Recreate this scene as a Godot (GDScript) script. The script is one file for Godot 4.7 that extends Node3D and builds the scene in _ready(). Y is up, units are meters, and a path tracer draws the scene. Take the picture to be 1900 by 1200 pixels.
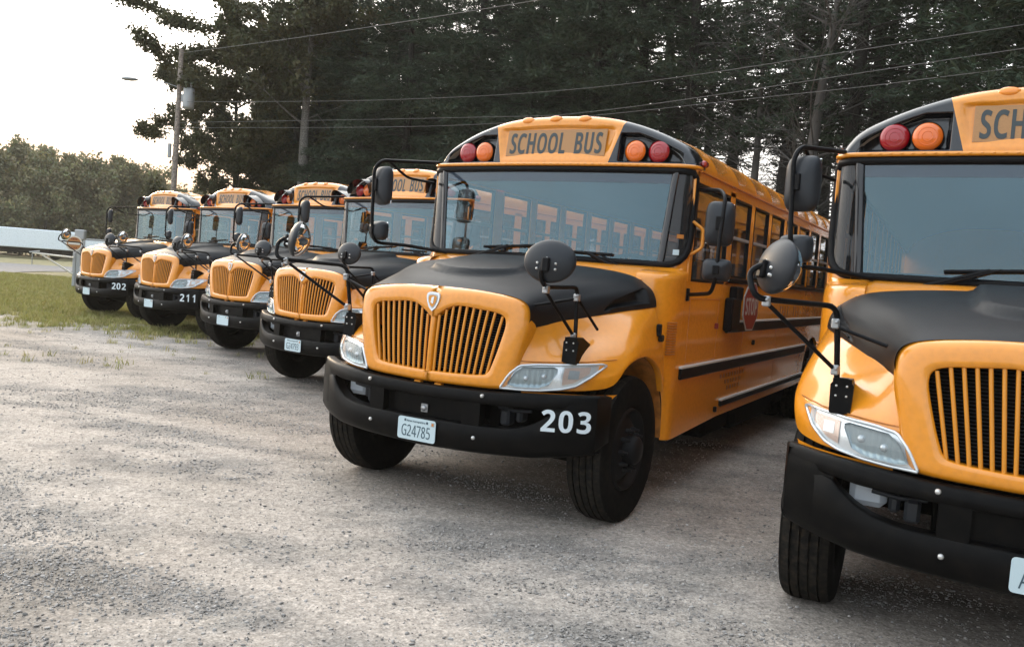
extends Node3D
# A slanted row of school buses on a gravel lot in front of a wall of pines.

const L_BUS := 11.6
var M := {}
var taken := {}
var text_cache := {}
var rng := RandomNumberGenerator.new()

# ------------------------------------------------------------------ helpers
func numbered(parent: Node, called: String) -> String:
	var key := str(parent.get_instance_id()) + called
	var n: int = taken.get(key, 0)
	taken[key] = n + 1
	return called if n == 0 else "%s_%03d" % [called, n]

func part(called: String, shape, mat: Material, parent: Node) -> MeshInstance3D:
	var o := MeshInstance3D.new()
	o.name = numbered(parent, called)
	if shape is SurfaceTool:
		shape.generate_normals()
		o.mesh = shape.commit()
	else:
		o.mesh = shape
	o.material_override = mat
	parent.add_child(o, true)
	return o

func thing(called: String, label: String, category: String, at := Vector3.ZERO, turn := 0.0, group := "") -> Node3D:
	var o := Node3D.new()
	o.name = numbered(self, called)
	add_child(o, true)
	o.position = at
	o.rotation.y = turn
	tag(o, label, category, group)
	return o

func tag(o: Node, label := "", category := "", group := "", kind := "") -> void:
	if label: o.set_meta("label", label)
	if category: o.set_meta("category", category)
	if group: o.set_meta("group", group)
	if kind: o.set_meta("kind", kind)

func st_new() -> SurfaceTool:
	var st := SurfaceTool.new()
	st.begin(Mesh.PRIMITIVE_TRIANGLES)
	return st

func tri(st: SurfaceTool, a: Vector3, b: Vector3, c: Vector3) -> void:
	st.add_vertex(a); st.add_vertex(b); st.add_vertex(c)

func quad(st: SurfaceTool, a: Vector3, b: Vector3, c: Vector3, d: Vector3) -> void:
	tri(st, a, b, c); tri(st, a, c, d)

func flat(st: SurfaceTool) -> void:
	st.set_smooth_group(-1)

func smooth(st: SurfaceTool, g := 0) -> void:
	st.set_smooth_group(g)

func grid(st: SurfaceTool, rows: Array, g := 0) -> void:
	smooth(st, g)
	for j in rows.size() - 1:
		var r0: PackedVector3Array = rows[j]
		var r1: PackedVector3Array = rows[j + 1]
		for i in r0.size() - 1:
			quad(st, r0[i], r0[i + 1], r1[i + 1], r1[i])

func refine(row: PackedVector3Array, n: int) -> PackedVector3Array:
	var out := PackedVector3Array()
	var c := row.size()
	for i in c - 1:
		var p0 := row[maxi(i - 1, 0)]
		var p3 := row[mini(i + 2, c - 1)]
		for k in n:
			out.append(row[i].cubic_interpolate(row[i + 1], p0, p3, float(k) / n))
	out.append(row[c - 1])
	return out

func net(rows: Array, nu: int, nv: int) -> Array:
	var wide := []
	for r in rows: wide.append(refine(r, nu))
	var out := []
	var cols := []
	for i in wide[0].size():
		var col := PackedVector3Array()
		for r in wide: col.append(r[i])
		cols.append(refine(col, nv))
	for j in cols[0].size():
		var row := PackedVector3Array()
		for c in cols: row.append(c[j])
		out.append(row)
	return out

func mirrored(rows: Array, s: float) -> Array:
	var out := []
	for r in rows:
		var row := PackedVector3Array()
		for p in r: row.append(Vector3(p.x * s, p.y, p.z))
		out.append(row)
	return out

func V(a: Array) -> PackedVector3Array:
	var out := PackedVector3Array()
	for p in a: out.append(p if p is Vector3 else Vector3(p[0], p[1], p[2]))
	return out

func V2(a: Array) -> PackedVector2Array:
	var out := PackedVector2Array()
	for p in a: out.append(Vector2(p[0], p[1]))
	return out

func bend(pts: PackedVector3Array, r: float, n := 5) -> PackedVector3Array:
	var out := PackedVector3Array([pts[0]])
	for i in range(1, pts.size() - 1):
		var a := (pts[i - 1] - pts[i])
		var b := (pts[i + 1] - pts[i])
		var rr := minf(r, minf(a.length(), b.length()) * 0.48)
		var p := pts[i] + a.normalized() * rr
		var q := pts[i] + b.normalized() * rr
		for k in n + 1:
			var t := float(k) / n
			out.append(p.lerp(pts[i], t).lerp(pts[i].lerp(q, t), t))
	out.append(pts[pts.size() - 1])
	return out

func tube(st: SurfaceTool, path: PackedVector3Array, r: float, sides := 8, r_end := -1.0, caps := true, wide := 1.0, up_hint := Vector3.ZERO) -> void:
	var n := path.size()
	if n < 2: return
	var t0 := (path[1] - path[0]).normalized()
	var u := (up_hint if up_hint != Vector3.ZERO else (Vector3.UP if absf(t0.y) < 0.9 else Vector3.RIGHT))
	u = (u - t0 * u.dot(t0)).normalized()
	var rings := []
	for i in n:
		var t := (path[mini(i + 1, n - 1)] - path[maxi(i - 1, 0)]).normalized()
		u = (u - t * u.dot(t)).normalized()
		var w := t.cross(u)
		var rr := r if r_end < 0 else lerpf(r, r_end, float(i) / (n - 1))
		var ring := PackedVector3Array()
		for k in sides + 1:
			var a := TAU * k / sides
			ring.append(path[i] + u * cos(a) * rr + w * sin(a) * rr * wide)
		rings.append(ring)
	grid(st, rings)
	if caps:
		flat(st)
		for e in [0, n - 1]:
			for k in sides: tri(st, path[e], rings[e][k], rings[e][k + 1])

func lathe(st: SurfaceTool, prof: PackedVector2Array, xf: Transform3D, segs := 24, g := 0) -> void:
	var rows := []
	for p in prof:
		var row := PackedVector3Array()
		for k in segs + 1:
			var a := TAU * (k % segs) / segs
			row.append(xf * Vector3(cos(a) * p.x, p.y, sin(a) * p.x))
		rows.append(row)
	grid(st, rows, g)

func rbox(st: SurfaceTool, c: Vector3, size: Vector3, b := 0.01, basis := Basis()) -> void:
	flat(st)
	var h := size * 0.5
	b = minf(b, minf(h.x, minf(h.y, h.z)) * 0.95)
	var f := func(sx, sy, sz, ax):
		var v := Vector3(sx * (h.x - b), sy * (h.y - b), sz * (h.z - b))
		v[ax] = [sx, sy, sz][ax] * h[ax]
		return c + basis * v
	for ax in 3:
		for s in [-1, 1]:
			var q := []
			for k in [[-1, -1], [1, -1], [1, 1], [-1, 1]]:
				var d := [0, 0, 0]
				d[ax] = s; d[(ax + 1) % 3] = k[0]; d[(ax + 2) % 3] = k[1]
				q.append(f.call(d[0], d[1], d[2], ax))
			quad(st, q[0], q[1], q[2], q[3])
	for ax in 3:
		var a1 := (ax + 1) % 3
		var a2 := (ax + 2) % 3
		for s1 in [-1, 1]:
			for s2 in [-1, 1]:
				var d0 := [0, 0, 0]
				d0[a1] = s1; d0[a2] = s2
				var d1 := d0.duplicate()
				d0[ax] = -1; d1[ax] = 1
				quad(st, f.call(d0[0], d0[1], d0[2], a1), f.call(d1[0], d1[1], d1[2], a1), f.call(d1[0], d1[1], d1[2], a2), f.call(d0[0], d0[1], d0[2], a2))
	for sx in [-1, 1]:
		for sy in [-1, 1]:
			for sz in [-1, 1]:
				tri(st, f.call(sx, sy, sz, 0), f.call(sx, sy, sz, 1), f.call(sx, sy, sz, 2))

func prism(st: SurfaceTool, poly: PackedVector2Array, depth: float, xf: Transform3D) -> void:
	flat(st)
	var idx := Geometry2D.triangulate_polygon(poly)
	for k in range(0, idx.size(), 3):
		for z in [0.0, depth]:
			tri(st, xf * Vector3(poly[idx[k]].x, poly[idx[k]].y, z), xf * Vector3(poly[idx[k + 1]].x, poly[idx[k + 1]].y, z), xf * Vector3(poly[idx[k + 2]].x, poly[idx[k + 2]].y, z))
	for i in poly.size():
		var a := poly[i]
		var b := poly[(i + 1) % poly.size()]
		quad(st, xf * Vector3(a.x, a.y, 0), xf * Vector3(b.x, b.y, 0), xf * Vector3(b.x, b.y, depth), xf * Vector3(a.x, a.y, depth))

func lettering(words: String, w: float, h: float, mat: Material, parent: Node, xf: Transform3D, bold := false, called := "lettering") -> MeshInstance3D:
	var key := words + str(bold)
	if not text_cache.has(key):
		var tm := TextMesh.new()
		var f := SystemFont.new()
		f.font_names = PackedStringArray(["Droid Sans"])
		f.font_weight = 700 if bold else 400
		tm.font = f
		tm.text = words
		tm.font_size = 48
		tm.pixel_size = 0.01
		tm.depth = 0.05
		tm.curve_step = 1.0
		text_cache[key] = tm
	var m: TextMesh = text_cache[key]
	var box := m.get_aabb()
	var o := part(called, m, mat, parent)
	var sc := Vector3(w / maxf(box.size.x, 0.001), h / maxf(box.size.y, 0.001), 0.05)
	o.transform = xf * Transform3D(Basis().scaled(sc), -(box.position + box.size * 0.5) * sc)
	return o

# ------------------------------------------------------------------ materials
func mat(called: String, c: Color, rough := 0.6, metal := 0.0, coat := 0.0, tex: Texture2D = null, tri_scale := 1.0) -> StandardMaterial3D:
	var m := StandardMaterial3D.new()
	m.resource_name = called
	m.albedo_color = c
	m.roughness = rough
	m.metallic = metal
	m.cull_mode = BaseMaterial3D.CULL_DISABLED
	if coat > 0:
		m.clearcoat_enabled = true
		m.clearcoat = coat
		m.clearcoat_roughness = 0.08
	if tex:
		m.albedo_texture = tex
		m.uv1_triplanar = true
		m.uv1_scale = Vector3.ONE * tri_scale
	M[called] = m
	return m

func lin(r: float, g: float, b: float) -> Color:
	return Color(r, g, b).linear_to_srgb()

func noise_tex(seed_: int, freq: float, lo: float, hi: float, size := 256, kind := FastNoiseLite.TYPE_SIMPLEX_SMOOTH, octaves := 4, tint_lo := Color.WHITE, tint_hi := Color.WHITE) -> ImageTexture:
	var n := FastNoiseLite.new()
	n.seed = seed_
	n.noise_type = kind
	n.frequency = freq
	n.fractal_octaves = octaves
	var im := n.get_seamless_image(size, size)
	im.convert(Image.FORMAT_RGB8)
	for y in size:
		for x in size:
			var v := im.get_pixel(x, y).r
			var c := tint_lo.lerp(tint_hi, v)
			var k := lerpf(lo, hi, v)
			im.set_pixel(x, y, Color(c.r * k, c.g * k, c.b * k))
	return ImageTexture.create_from_image(im)

func pebble_tex(seed_: int, size: int, layers: Array, base: float) -> ImageTexture:
	# grains of random tone, a few sizes over one another
	var ims := []
	for l in layers:
		var n := FastNoiseLite.new()
		n.seed = seed_ + ims.size() * 7
		n.noise_type = FastNoiseLite.TYPE_CELLULAR
		n.cellular_return_type = FastNoiseLite.RETURN_CELL_VALUE
		n.cellular_jitter = 1.0
		n.fractal_type = FastNoiseLite.FRACTAL_NONE
		n.frequency = l[0]
		ims.append(n.get_seamless_image(size, size, false, false, 0.06))
	var out := Image.create(size, size, false, Image.FORMAT_RGB8)
	for y in size:
		for x in size:
			var v := base
			for i in ims.size(): v += layers[i][1] * (ims[i].get_pixel(x, y).r - 0.5) * 2.0
			v = clampf(v, 0.08, 1.0)
			out.set_pixel(x, y, Color(v, v * 0.99, v * 0.975))
	return ImageTexture.create_from_image(out)

func make_materials() -> void:
	var dirt := noise_tex(3, 0.09, 0.935, 1.04, 256, FastNoiseLite.TYPE_SIMPLEX_SMOOTH, 5)
	var streak := noise_tex(9, 0.03, 0.7, 1.15, 256)
	var grime := noise_tex(15, 0.035, 0.28, 1.0, 256, FastNoiseLite.TYPE_SIMPLEX_SMOOTH, 5, Color(0.85, 0.92, 1.0), Color(1.0, 0.9, 0.78))
	var bark := noise_tex(5, 0.05, 0.45, 1.2, 256)
	mat("yellow", lin(0.78, 0.283, 0.014), 0.27, 0.0, 0.8, dirt, 0.9)
	mat("yellow_bar", lin(0.66, 0.25, 0.014), 0.38, 0.0, 0.3)
	mat("yellow_dull", lin(0.55, 0.20, 0.03), 0.7, 0.0, 0.0, streak, 1.5)
	mat("hood_black", lin(0.011, 0.012, 0.014), 0.44, 0.0, 0.0, dirt, 1.2)
	mat("gloss_black", lin(0.008, 0.009, 0.012), 0.2, 0.0, 0.4)
	mat("black", lin(0.006, 0.006, 0.007), 0.45)
	mat("bumper", lin(0.0085, 0.0085, 0.009), 0.42, 0.0, 0.0, grime, 1.1)
	mat("housing", lin(0.020, 0.023, 0.028), 0.42)
	mat("rubber", lin(0.015, 0.0145, 0.014), 0.85, 0.0, 0.0, grime, 1.6)
	mat("tread", lin(0.050, 0.047, 0.043), 0.85, 0.0, 0.0, grime, 2.2)
	mat("rim_black", lin(0.007, 0.007, 0.008), 0.5)
	mat("dark", lin(0.008, 0.008, 0.008), 0.9)
	mat("grey_metal", lin(0.4, 0.41, 0.42), 0.4, 0.8)
	mat("bolt", lin(0.6, 0.6, 0.58), 0.35, 0.7)
	mat("white_line", lin(0.62, 0.62, 0.58), 0.5)
	mat("white_number", lin(0.68, 0.76, 0.80), 0.5)
	mat("chrome", lin(0.86, 0.87, 0.88), 0.1, 1.0)
	mat("bezel", lin(0.66, 0.70, 0.72), 0.18, 0.5)
	mat("reflector", lin(0.22, 0.29, 0.32), 0.28, 0.75)
	mat("bulb", lin(0.45, 0.50, 0.52), 0.15, 0.6)
	mat("turn_amber", lin(0.46, 0.34, 0.28), 0.25, 0.3)
	mat("lens_red", lin(0.33, 0.005, 0.012), 0.1, 0.0, 0.8)
	mat("lens_amber", lin(0.76, 0.15, 0.006), 0.1, 0.0, 0.8)
	mat("marker_amber", lin(0.86, 0.27, 0.018), 0.2, 0.0, 0.6)
	mat("sign_tan", lin(0.40, 0.205, 0.075), 0.45, 0.0, 0.0, dirt, 3.0)
	mat("sign_ink", lin(0.035, 0.048, 0.052), 0.5)
	mat("plate", lin(0.50, 0.62, 0.66), 0.4)
	mat("plate_ink", lin(0.045, 0.085, 0.11), 0.5)
	mat("stop_red", lin(0.20, 0.018, 0.012), 0.5)
	mat("stop_white", lin(0.36, 0.355, 0.33), 0.5)
	mat("seat", lin(0.05, 0.055, 0.065), 0.6)
	mat("dash", lin(0.06, 0.062, 0.065), 0.6)
	mat("ceiling", lin(0.5, 0.5, 0.46), 0.7)
	mat("floor_rubber", lin(0.03, 0.03, 0.03), 0.8)
	mat("side_ink", lin(0.22, 0.075, 0.008), 0.6)
	mat("reservoir", lin(0.5, 0.55, 0.6), 0.45)
	mat("rust", lin(0.11, 0.07, 0.045), 0.8, 0.2, 0.0, streak, 4.0)
	var g := mat("windshield", lin(0.38, 0.575, 0.665), 0.03, 1.0, 0.0, noise_tex(41, 0.02, 0.93, 1.0, 64), 0.4)
	g.transparency = BaseMaterial3D.TRANSPARENCY_ALPHA
	g.albedo_color.a = 0.22
	g = mat("window_glass", lin(0.05, 0.06, 0.065), 0.03, 0.0)
	g.transparency = BaseMaterial3D.TRANSPARENCY_ALPHA
	g.albedo_color.a = 0.3
	g = mat("corner_glass", lin(0.012, 0.013, 0.015), 0.03, 0.0)
	g.transparency = BaseMaterial3D.TRANSPARENCY_ALPHA
	g.albedo_color.a = 0.72
	g = mat("shade_band", lin(0.06, 0.09, 0.13), 0.03, 0.0)
	g.transparency = BaseMaterial3D.TRANSPARENCY_ALPHA
	g.albedo_color.a = 0.55
	g = mat("clear", lin(0.8, 0.85, 0.88), 0.02, 0.0)
	g.transparency = BaseMaterial3D.TRANSPARENCY_ALPHA
	g.albedo_color.a = 0.06
	mat("mirror", lin(0.8, 0.82, 0.84), 0.03, 1.0)
	for q in [["bumper", 0.22], ["black", 0.25], ["rubber", 0.2], ["tread", 0.2], ["rim_black", 0.25], ["housing", 0.4], ["dark", 0.1], ["hood_black", 0.32]]:
		(M[q[0]] as StandardMaterial3D).metallic_specular = q[1]
	# trees
	mat("bark", lin(0.027, 0.024, 0.021), 0.95, 0.0, 0.0, bark, 1.4)
	mat("twig", lin(0.026, 0.024, 0.021), 0.95)
	mat("grey_twig", lin(0.085, 0.08, 0.074), 0.95)
	mat("pale_bark", lin(0.22, 0.21, 0.19), 0.9, 0.0, 0.0, bark, 1.2)
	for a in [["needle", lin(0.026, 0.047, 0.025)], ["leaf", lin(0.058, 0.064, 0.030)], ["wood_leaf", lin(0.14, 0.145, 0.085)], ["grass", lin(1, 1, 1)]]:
		var m := mat(a[0], a[1], 0.75)
		m.vertex_color_use_as_albedo = true
		m.backlight_enabled = true
		m.backlight = Color(0.6, 0.58, 0.34) if a[0] != "needle" else Color(0.2, 0.2, 0.14)
	mat("stone", lin(1, 1, 1), 0.9).vertex_color_use_as_albedo = true
	# far things
	mat("trailer", lin(0.80, 0.88, 0.94), 0.5, 0.0, 0.0, dirt, 0.3)
	mat("trailer_grey", lin(0.32, 0.33, 0.34), 0.6)
	mat("asphalt", lin(0.17, 0.165, 0.165), 0.9, 0.0, 0.0, streak, 0.5)
	mat("galvanised", lin(0.34, 0.36, 0.37), 0.5, 0.3)
	mat("white_paint", lin(0.72, 0.70, 0.64), 0.5)
	mat("pole_wood", lin(0.36, 0.31, 0.27), 0.9, 0.0, 0.0, bark, 1.0)
	mat("wire", lin(0.13, 0.13, 0.13), 0.5, 0.2)
	mat("sign_orange", lin(0.45, 0.20, 0.06), 0.5)

# ------------------------------------------------------------------ the bus (front at z = 0, nose to +z, driver's side +x)
var RP := PackedVector3Array()     # half roof profile from the centre to the side

func roof_profile() -> void:
	RP = refine(V([[0, 3.05, 0], [0.3, 3.042, 0], [0.55, 3.008, 0], [0.8, 2.937, 0], [1.02, 2.845, 0], [1.12, 2.785, 0], [1.18, 2.715, 0], [1.212, 2.65, 0], [1.22, 2.60, 0]]), 5)

func roof_y(x: float) -> float:
	x = absf(x)
	for i in RP.size() - 1:
		if RP[i + 1].x >= x:
			return lerpf(RP[i].y, RP[i + 1].y, (x - RP[i].x) / maxf(RP[i + 1].x - RP[i].x, 1e-5))
	return 2.6

func face_z(x: float, y: float) -> float:      # the header above the windshield
	return -1.645 - 0.125 * pow(absf(x) / 1.2, 2.5) - 0.08 * (y - 2.62) / 0.43

func glass_at(s: float, y: float, out := 0.0) -> Vector3:   # the curved windshield; s runs from the middle round the corner
	var a := absf(s)
	var x: float
	var z: float
	var n := Vector3(0, 0, 1)
	if a <= 1.06:
		x = a
		z = -1.575 - 0.075 * pow(a / 1.06, 2)
		n = Vector3(0.14 * a / 1.06, 0, 1).normalized()
	else:
		var t := minf((a - 1.06) / 0.2, 1.25) * PI / 2
		x = 1.06 + 0.15 * sin(minf(t, PI / 2))
		z = -1.65 - 0.12 * (1 - cos(minf(t, PI / 2))) - maxf(t - PI / 2, 0) * 0.12
		n = Vector3(sin(minf(t, PI / 2)), 0, cos(minf(t, PI / 2)) + 0.1).normalized()
	z -= 0.035 * (y - 1.83) / 0.75
	var p := Vector3(x, y, z) + n * out
	p.x *= signf(s) if s != 0 else 1.0
	return p

func front_z(x: float) -> float:               # plan curve of the fascia and fenders
	return lerp_table([[0.0, -0.12], [0.55, -0.135], [0.72, -0.20], [0.9, -0.29], [1.05, -0.42], [1.15, -0.58], [1.2, -0.75]], absf(x))

func lerp_table(t: Array, x: float) -> float:
	if x <= t[0][0]: return t[0][1]
	for i in t.size() - 1:
		if x <= t[i + 1][0]:
			var k: float = (x - t[i][0]) / (t[i + 1][0] - t[i][0])
			return lerpf(t[i][1], t[i + 1][1], k)
	return t[t.size() - 1][1]

func band(st: SurfaceTool, x0: float, x1: float, n: int, top: Callable, bottom: Callable, at: Callable, m := 1, g := 0) -> void:
	var rows := []
	for j in m + 1:
		var row := PackedVector3Array()
		for i in n + 1:
			var x := lerpf(x0, x1, float(i) / n)
			var y := lerpf(bottom.call(x), top.call(x), float(j) / m)
			row.append(at.call(x, y))
		rows.append(row)
	grid(st, rows, g)

func bumper_z(x: float) -> float:
	return -0.36 * pow(minf(absf(x), 1.2) / 1.2, 3.0) - 0.012 * absf(x)

func make_wheel(parent: Node, at: Vector3, out: float, dual: bool, fr: bool) -> void:
	# axis along x; out = +1 or -1 is the side the rim faces
	var w := Node3D.new()
	w.name = numbered(parent, "wheel")
	parent.add_child(w, true)
	w.position = at
	var ax := Transform3D(Basis(Vector3.RIGHT, Vector3(out, 0, 0), Vector3(0, 0, out)).orthonormalized(), Vector3.ZERO)
	ax = Transform3D(Basis(Vector3(0, 0, 1), Vector3(out, 0, 0), Vector3(0, 1, 0)), Vector3.ZERO)
	for d in (2 if dual else 1):
		var off := -0.33 * d
		var st := st_new()
		var prof := [[0.29, -0.10], [0.33, -0.125], [0.42, -0.14], [0.49, -0.132], [0.507, -0.118]]
		var whole := []
		for i in range(prof.size() - 1, -1, -1): whole.append([prof[i][0], prof[i][1] + off])
		for p in prof: whole.append([p[0], -p[1] + off])
		lathe(st, V2(whole), ax, 40)
		part("tyre" if d == 0 else "inner_tyre", st, M.rubber, w)
		st = st_new()
		var tp := [[0.507, -0.118]]
		for k in 4:
			var c := -0.072 + 0.048 * k
			tp += [[0.521, c - 0.006], [0.506, c - 0.003], [0.506, c + 0.003], [0.521, c + 0.006]]
		tp.append([0.507, 0.118])
		for i in tp.size() - 1:
			lathe(st, V2([[tp[i][0], tp[i][1] + off], [tp[i + 1][0], tp[i + 1][1] + off]]), ax, 48, i)
		part("tread", st, M.tread, w)
	var st2 := st_new()
	if fr:
		lathe(st2, V2([[0.295, 0.10], [0.285, 0.125], [0.275, 0.12], [0.262, 0.07], [0.235, 0.055], [0.205, 0.085], [0.17, 0.105], [0.0, 0.108]]), ax, 40)
	else:
		lathe(st2, V2([[0.295, 0.10], [0.285, 0.125], [0.275, 0.12], [0.26, -0.02], [0.21, -0.07], [0.0, -0.07]]), ax, 40)
	part("rim", st2, M.rim_black, w)
	st2 = st_new()
	var z0 := 0.10 if fr else -0.07
	lathe(st2, V2([[0.105, z0], [0.10, z0 + 0.075], [0.085, z0 + 0.09], [0.07, z0 + 0.10], [0.0, z0 + 0.105]]), ax, 24)
	part("hub", st2, M.rim_black, w)
	for k in 10:
		var a := TAU * k / 10
		var nut := st_new()
		var zc := 0.095 if fr else -0.07
		lathe(nut, V2([[0.019, zc], [0.018, zc + 0.04], [0.012, zc + 0.043], [0.011, zc + 0.07], [0.0, zc + 0.072]]), ax * Transform3D(Basis(), Vector3(cos(a) * 0.145, 0, sin(a) * 0.145)), 6)
		part("lug_nut", nut, M.rim_black, w)

func oval_mirror(parent: Node, at: Vector3, back: Vector3) -> void:
	var b := Basis.looking_at(-back.normalized(), Vector3.UP)   # +z of the basis looks along back
	var ax := Transform3D(b, at) * Transform3D(Basis(Vector3(0.168, 0, 0), Vector3(0, 0, 1), Vector3(0, 0.132, 0)), Vector3.ZERO)
	var st := st_new()
	lathe(st, V2([[1.0, -0.012], [1.03, 0.0], [1.0, 0.014], [0.93, 0.025], [0.75, 0.042], [0.5, 0.056], [0.25, 0.064], [0.0, 0.066]]), ax, 36)
	var o := part("cross_view_mirror", st, M.housing, parent)
	st = st_new()
	lathe(st, V2([[0.99, -0.010], [0.9, -0.035], [0.7, -0.062], [0.45, -0.082], [0.2, -0.092], [0.0, -0.094]]), ax, 36)
	part("mirror_glass", st, M.mirror, o)
	var xf := Transform3D(b, at)
	for k in [[-0.06, -0.02], [0.06, -0.02], [-0.06, -0.055], [0.06, -0.055], [0.0, 0.012]]:
		st = st_new()
		lathe(st, V2([[0.009, 0.045], [0.008, 0.066], [0.0, 0.07]]), xf * Transform3D(Basis(Vector3.RIGHT, Vector3(0, 0, 1), Vector3.UP), Vector3(k[0], k[1], 0)), 8)
		part("screw", st, M.bolt, o)
	st = st_new()
	rbox(st, xf * Vector3(0, -0.03, 0.075), Vector3(0.05, 0.09, 0.03), 0.008, b)
	part("mirror_bracket", st, M.black, o)

func clamp_at(parent: Node, at: Vector3) -> void:
	var st := st_new()
	rbox(st, at, Vector3(0.038, 0.05, 0.042), 0.006)
	lathe(st, V2([[0.008, 0.0], [0.008, 0.038], [0.0, 0.04]]), Transform3D(Basis(Vector3.UP, Vector3(0, 0, 1), Vector3.RIGHT), at + Vector3(0.006, 0.008, 0)), 8)
	part("clamp", st, M.grey_metal, parent)

func rod(parent: Node, called: String, pts: Array, r: float, bend_r := 0.08, m: Material = null) -> void:
	var st := st_new()
	tube(st, bend(V(pts), bend_r), r, 8)
	part(called, st, m if m else M.black, parent)

func make_bus() -> Node3D:
	var bus := thing("school_bus", "", "school bus")
	var st: SurfaceTool
	# ---- fenders
	for s in [-1.0, 1.0]:
		var cols := [
			[[0.56, 0.94, -0.135], [0.57, 1.05, -0.14], [0.58, 1.15, -0.15], [0.59, 1.25, -0.17], [0.60, 1.33, -0.19]],
			[[0.72, 0.945, -0.20], [0.725, 1.05, -0.205], [0.73, 1.15, -0.235], [0.73, 1.27, -0.30], [0.70, 1.36, -0.31]],
			[[0.90, 0.955, -0.29], [0.90, 1.06, -0.295], [0.90, 1.17, -0.355], [0.87, 1.29, -0.50], [0.80, 1.405, -0.50]],
			[[1.05, 0.965, -0.42], [1.052, 1.07, -0.425], [1.04, 1.19, -0.49], [0.985, 1.325, -0.68], [0.89, 1.44, -0.70]],
			[[1.155, 1.0, -0.565], [1.16, 1.08, -0.57], [1.135, 1.20, -0.63], [1.07, 1.355, -0.80], [0.955, 1.465, -0.85]],
			[[1.20, 1.13, -0.70], [1.20, 1.165, -0.715], [1.175, 1.25, -0.77], [1.11, 1.40, -0.91], [1.01, 1.482, -0.96]],
			[[1.213, 1.178, -0.91], [1.213, 1.205, -0.91], [1.195, 1.285, -0.93], [1.14, 1.42, -1.03], [1.055, 1.50, -1.07]],
			[[1.216, 1.158, -1.10], [1.216, 1.19, -1.10], [1.20, 1.27, -1.11], [1.16, 1.42, -1.15], [1.10, 1.512, -1.18]],
			[[1.218, 1.06, -1.30], [1.218, 1.12, -1.29], [1.21, 1.22, -1.28], [1.175, 1.40, -1.275], [1.125, 1.525, -1.28]],
			[[1.219, 0.90, -1.40], [1.219, 1.02, -1.385], [1.213, 1.18, -1.35], [1.18, 1.385, -1.31], [1.13, 1.528, -1.305]]]
		var rows := []
		for j in 5:
			var row := PackedVector3Array()
			for c in cols: row.append(Vector3(c[j][0], c[j][1], c[j][2]))
			rows.append(row)
		st = st_new()
		var nt := net(rows, 5, 4)
		grid(st, mirrored(nt, s))
		var lip := []
		for k in 3:
			var row := PackedVector3Array()
			for p in nt[0]: row.append(Vector3((p.x - [0.0, 0.012, 0.05][k]) * s, p.y - [0.0, 0.008, 0.004][k], p.z))
			lip.append(row)
		grid(st, lip, 1)
		var fender := part("fender", st, M.yellow, bus)
		# seam between the lower lamp panel and the wing above it
		st = st_new()
		var seam := PackedVector3Array()
		for x in [0.64, 0.72, 0.82, 0.92, 1.02, 1.10, 1.15]:
			var pr := 1.0
			seam.append(Vector3(x * s, lerp_table([[0.6, 1.125], [0.75, 1.128], [1.0, 1.145], [1.15, 1.17]], x), front_z(x) - lerp_table([[0.6, 0.005], [0.9, 0.03], [1.15, 0.03]], x) + 0.002))
		tube(st, seam, 0.0035, 5)
		part("panel_seam", st, M.yellow_dull, fender)
		# well liner
		st = st_new()
		var well := []
		for k in 25:
			var a := 1.10 + (PI - 1.08) * k / 24.0
			well.append(V([[1.172 * s, 0.53 + sin(a) * 0.648, -0.91 - cos(a) * -0.640], [0.72 * s, 0.53 + sin(a) * 0.635, -0.91 - cos(a) * -0.63]]))
		grid(st, well)
		part("wheel_well", st, M.yellow_dull, bus)
		# fender latch
		st = st_new()
		rbox(st, Vector3(1.20 * s, 1.36, -1.25), Vector3(0.035, 0.09, 0.04), 0.008)
		rbox(st, Vector3(1.215 * s, 1.30, -1.27), Vector3(0.03, 0.05, 0.06), 0.008)
		part("hood_latch", st, M.black, bus)
		# headlight
		var onf := func(off: float): return func(x, y): return Vector3(x * s, y, front_z(x) - 0.045 * smoothstep(1.03, 1.16, y) + off)
		var htop := func(x): return lerp_table([[0.555, 0.95], [0.60, 1.035], [0.655, 1.098], [0.75, 1.112], [0.9, 1.122], [1.06, 1.135], [1.10, 1.138], [1.115, 1.13]], x)
		var hbot := func(x): return lerp_table([[0.555, 0.942], [0.68, 0.942], [0.80, 0.948], [0.92, 0.966], [0.99, 0.99], [1.06, 1.05], [1.115, 1.128]], x)
		st = st_new()
		band(st, 0.555, 1.115, 30, htop, hbot, onf.call(0.026), 5)
		var lamp := part("headlight", st, M.bezel, bus)
		var edge := PackedVector3Array()
		for i in 31: edge.append(onf.call(0.038).call(lerpf(0.555, 1.115, i / 30.0), htop.call(lerpf(0.555, 1.115, i / 30.0))))
		for i in 31: edge.append(onf.call(0.038).call(lerpf(1.115, 0.555, i / 30.0), hbot.call(lerpf(1.115, 0.555, i / 30.0))))
		edge.append(edge[0])
		st = st_new()
		tube(st, edge, 0.008, 6)
		part("lamp_rim", st, M.bezel, lamp)
		st = st_new()
		var rt := func(x): return lerp_table([[0.60, 0.98], [0.64, 1.055], [0.69, 1.093], [0.87, 1.108], [0.895, 1.098]], x)
		var rb := func(x): return lerp_table([[0.60, 0.968], [0.65, 0.958], [0.79, 0.964], [0.85, 0.988], [0.895, 1.08]], x)
		var sunk := func(x, y):
			var d: float = minf(minf(rt.call(x) - y, y - rb.call(x)), minf(x - 0.60, 0.895 - x))
			return Vector3(x * s, y, front_z(x) + 0.046 - 0.014 * smoothstep(0.0, 0.012, d) - 0.0025 * sin(x * 190.0) * smoothstep(0.0, 0.02, d))
		band(st, 0.602, 0.893, 72, rt, rb, sunk, 10)
		part("reflector", st, M.reflector, lamp)
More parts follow.
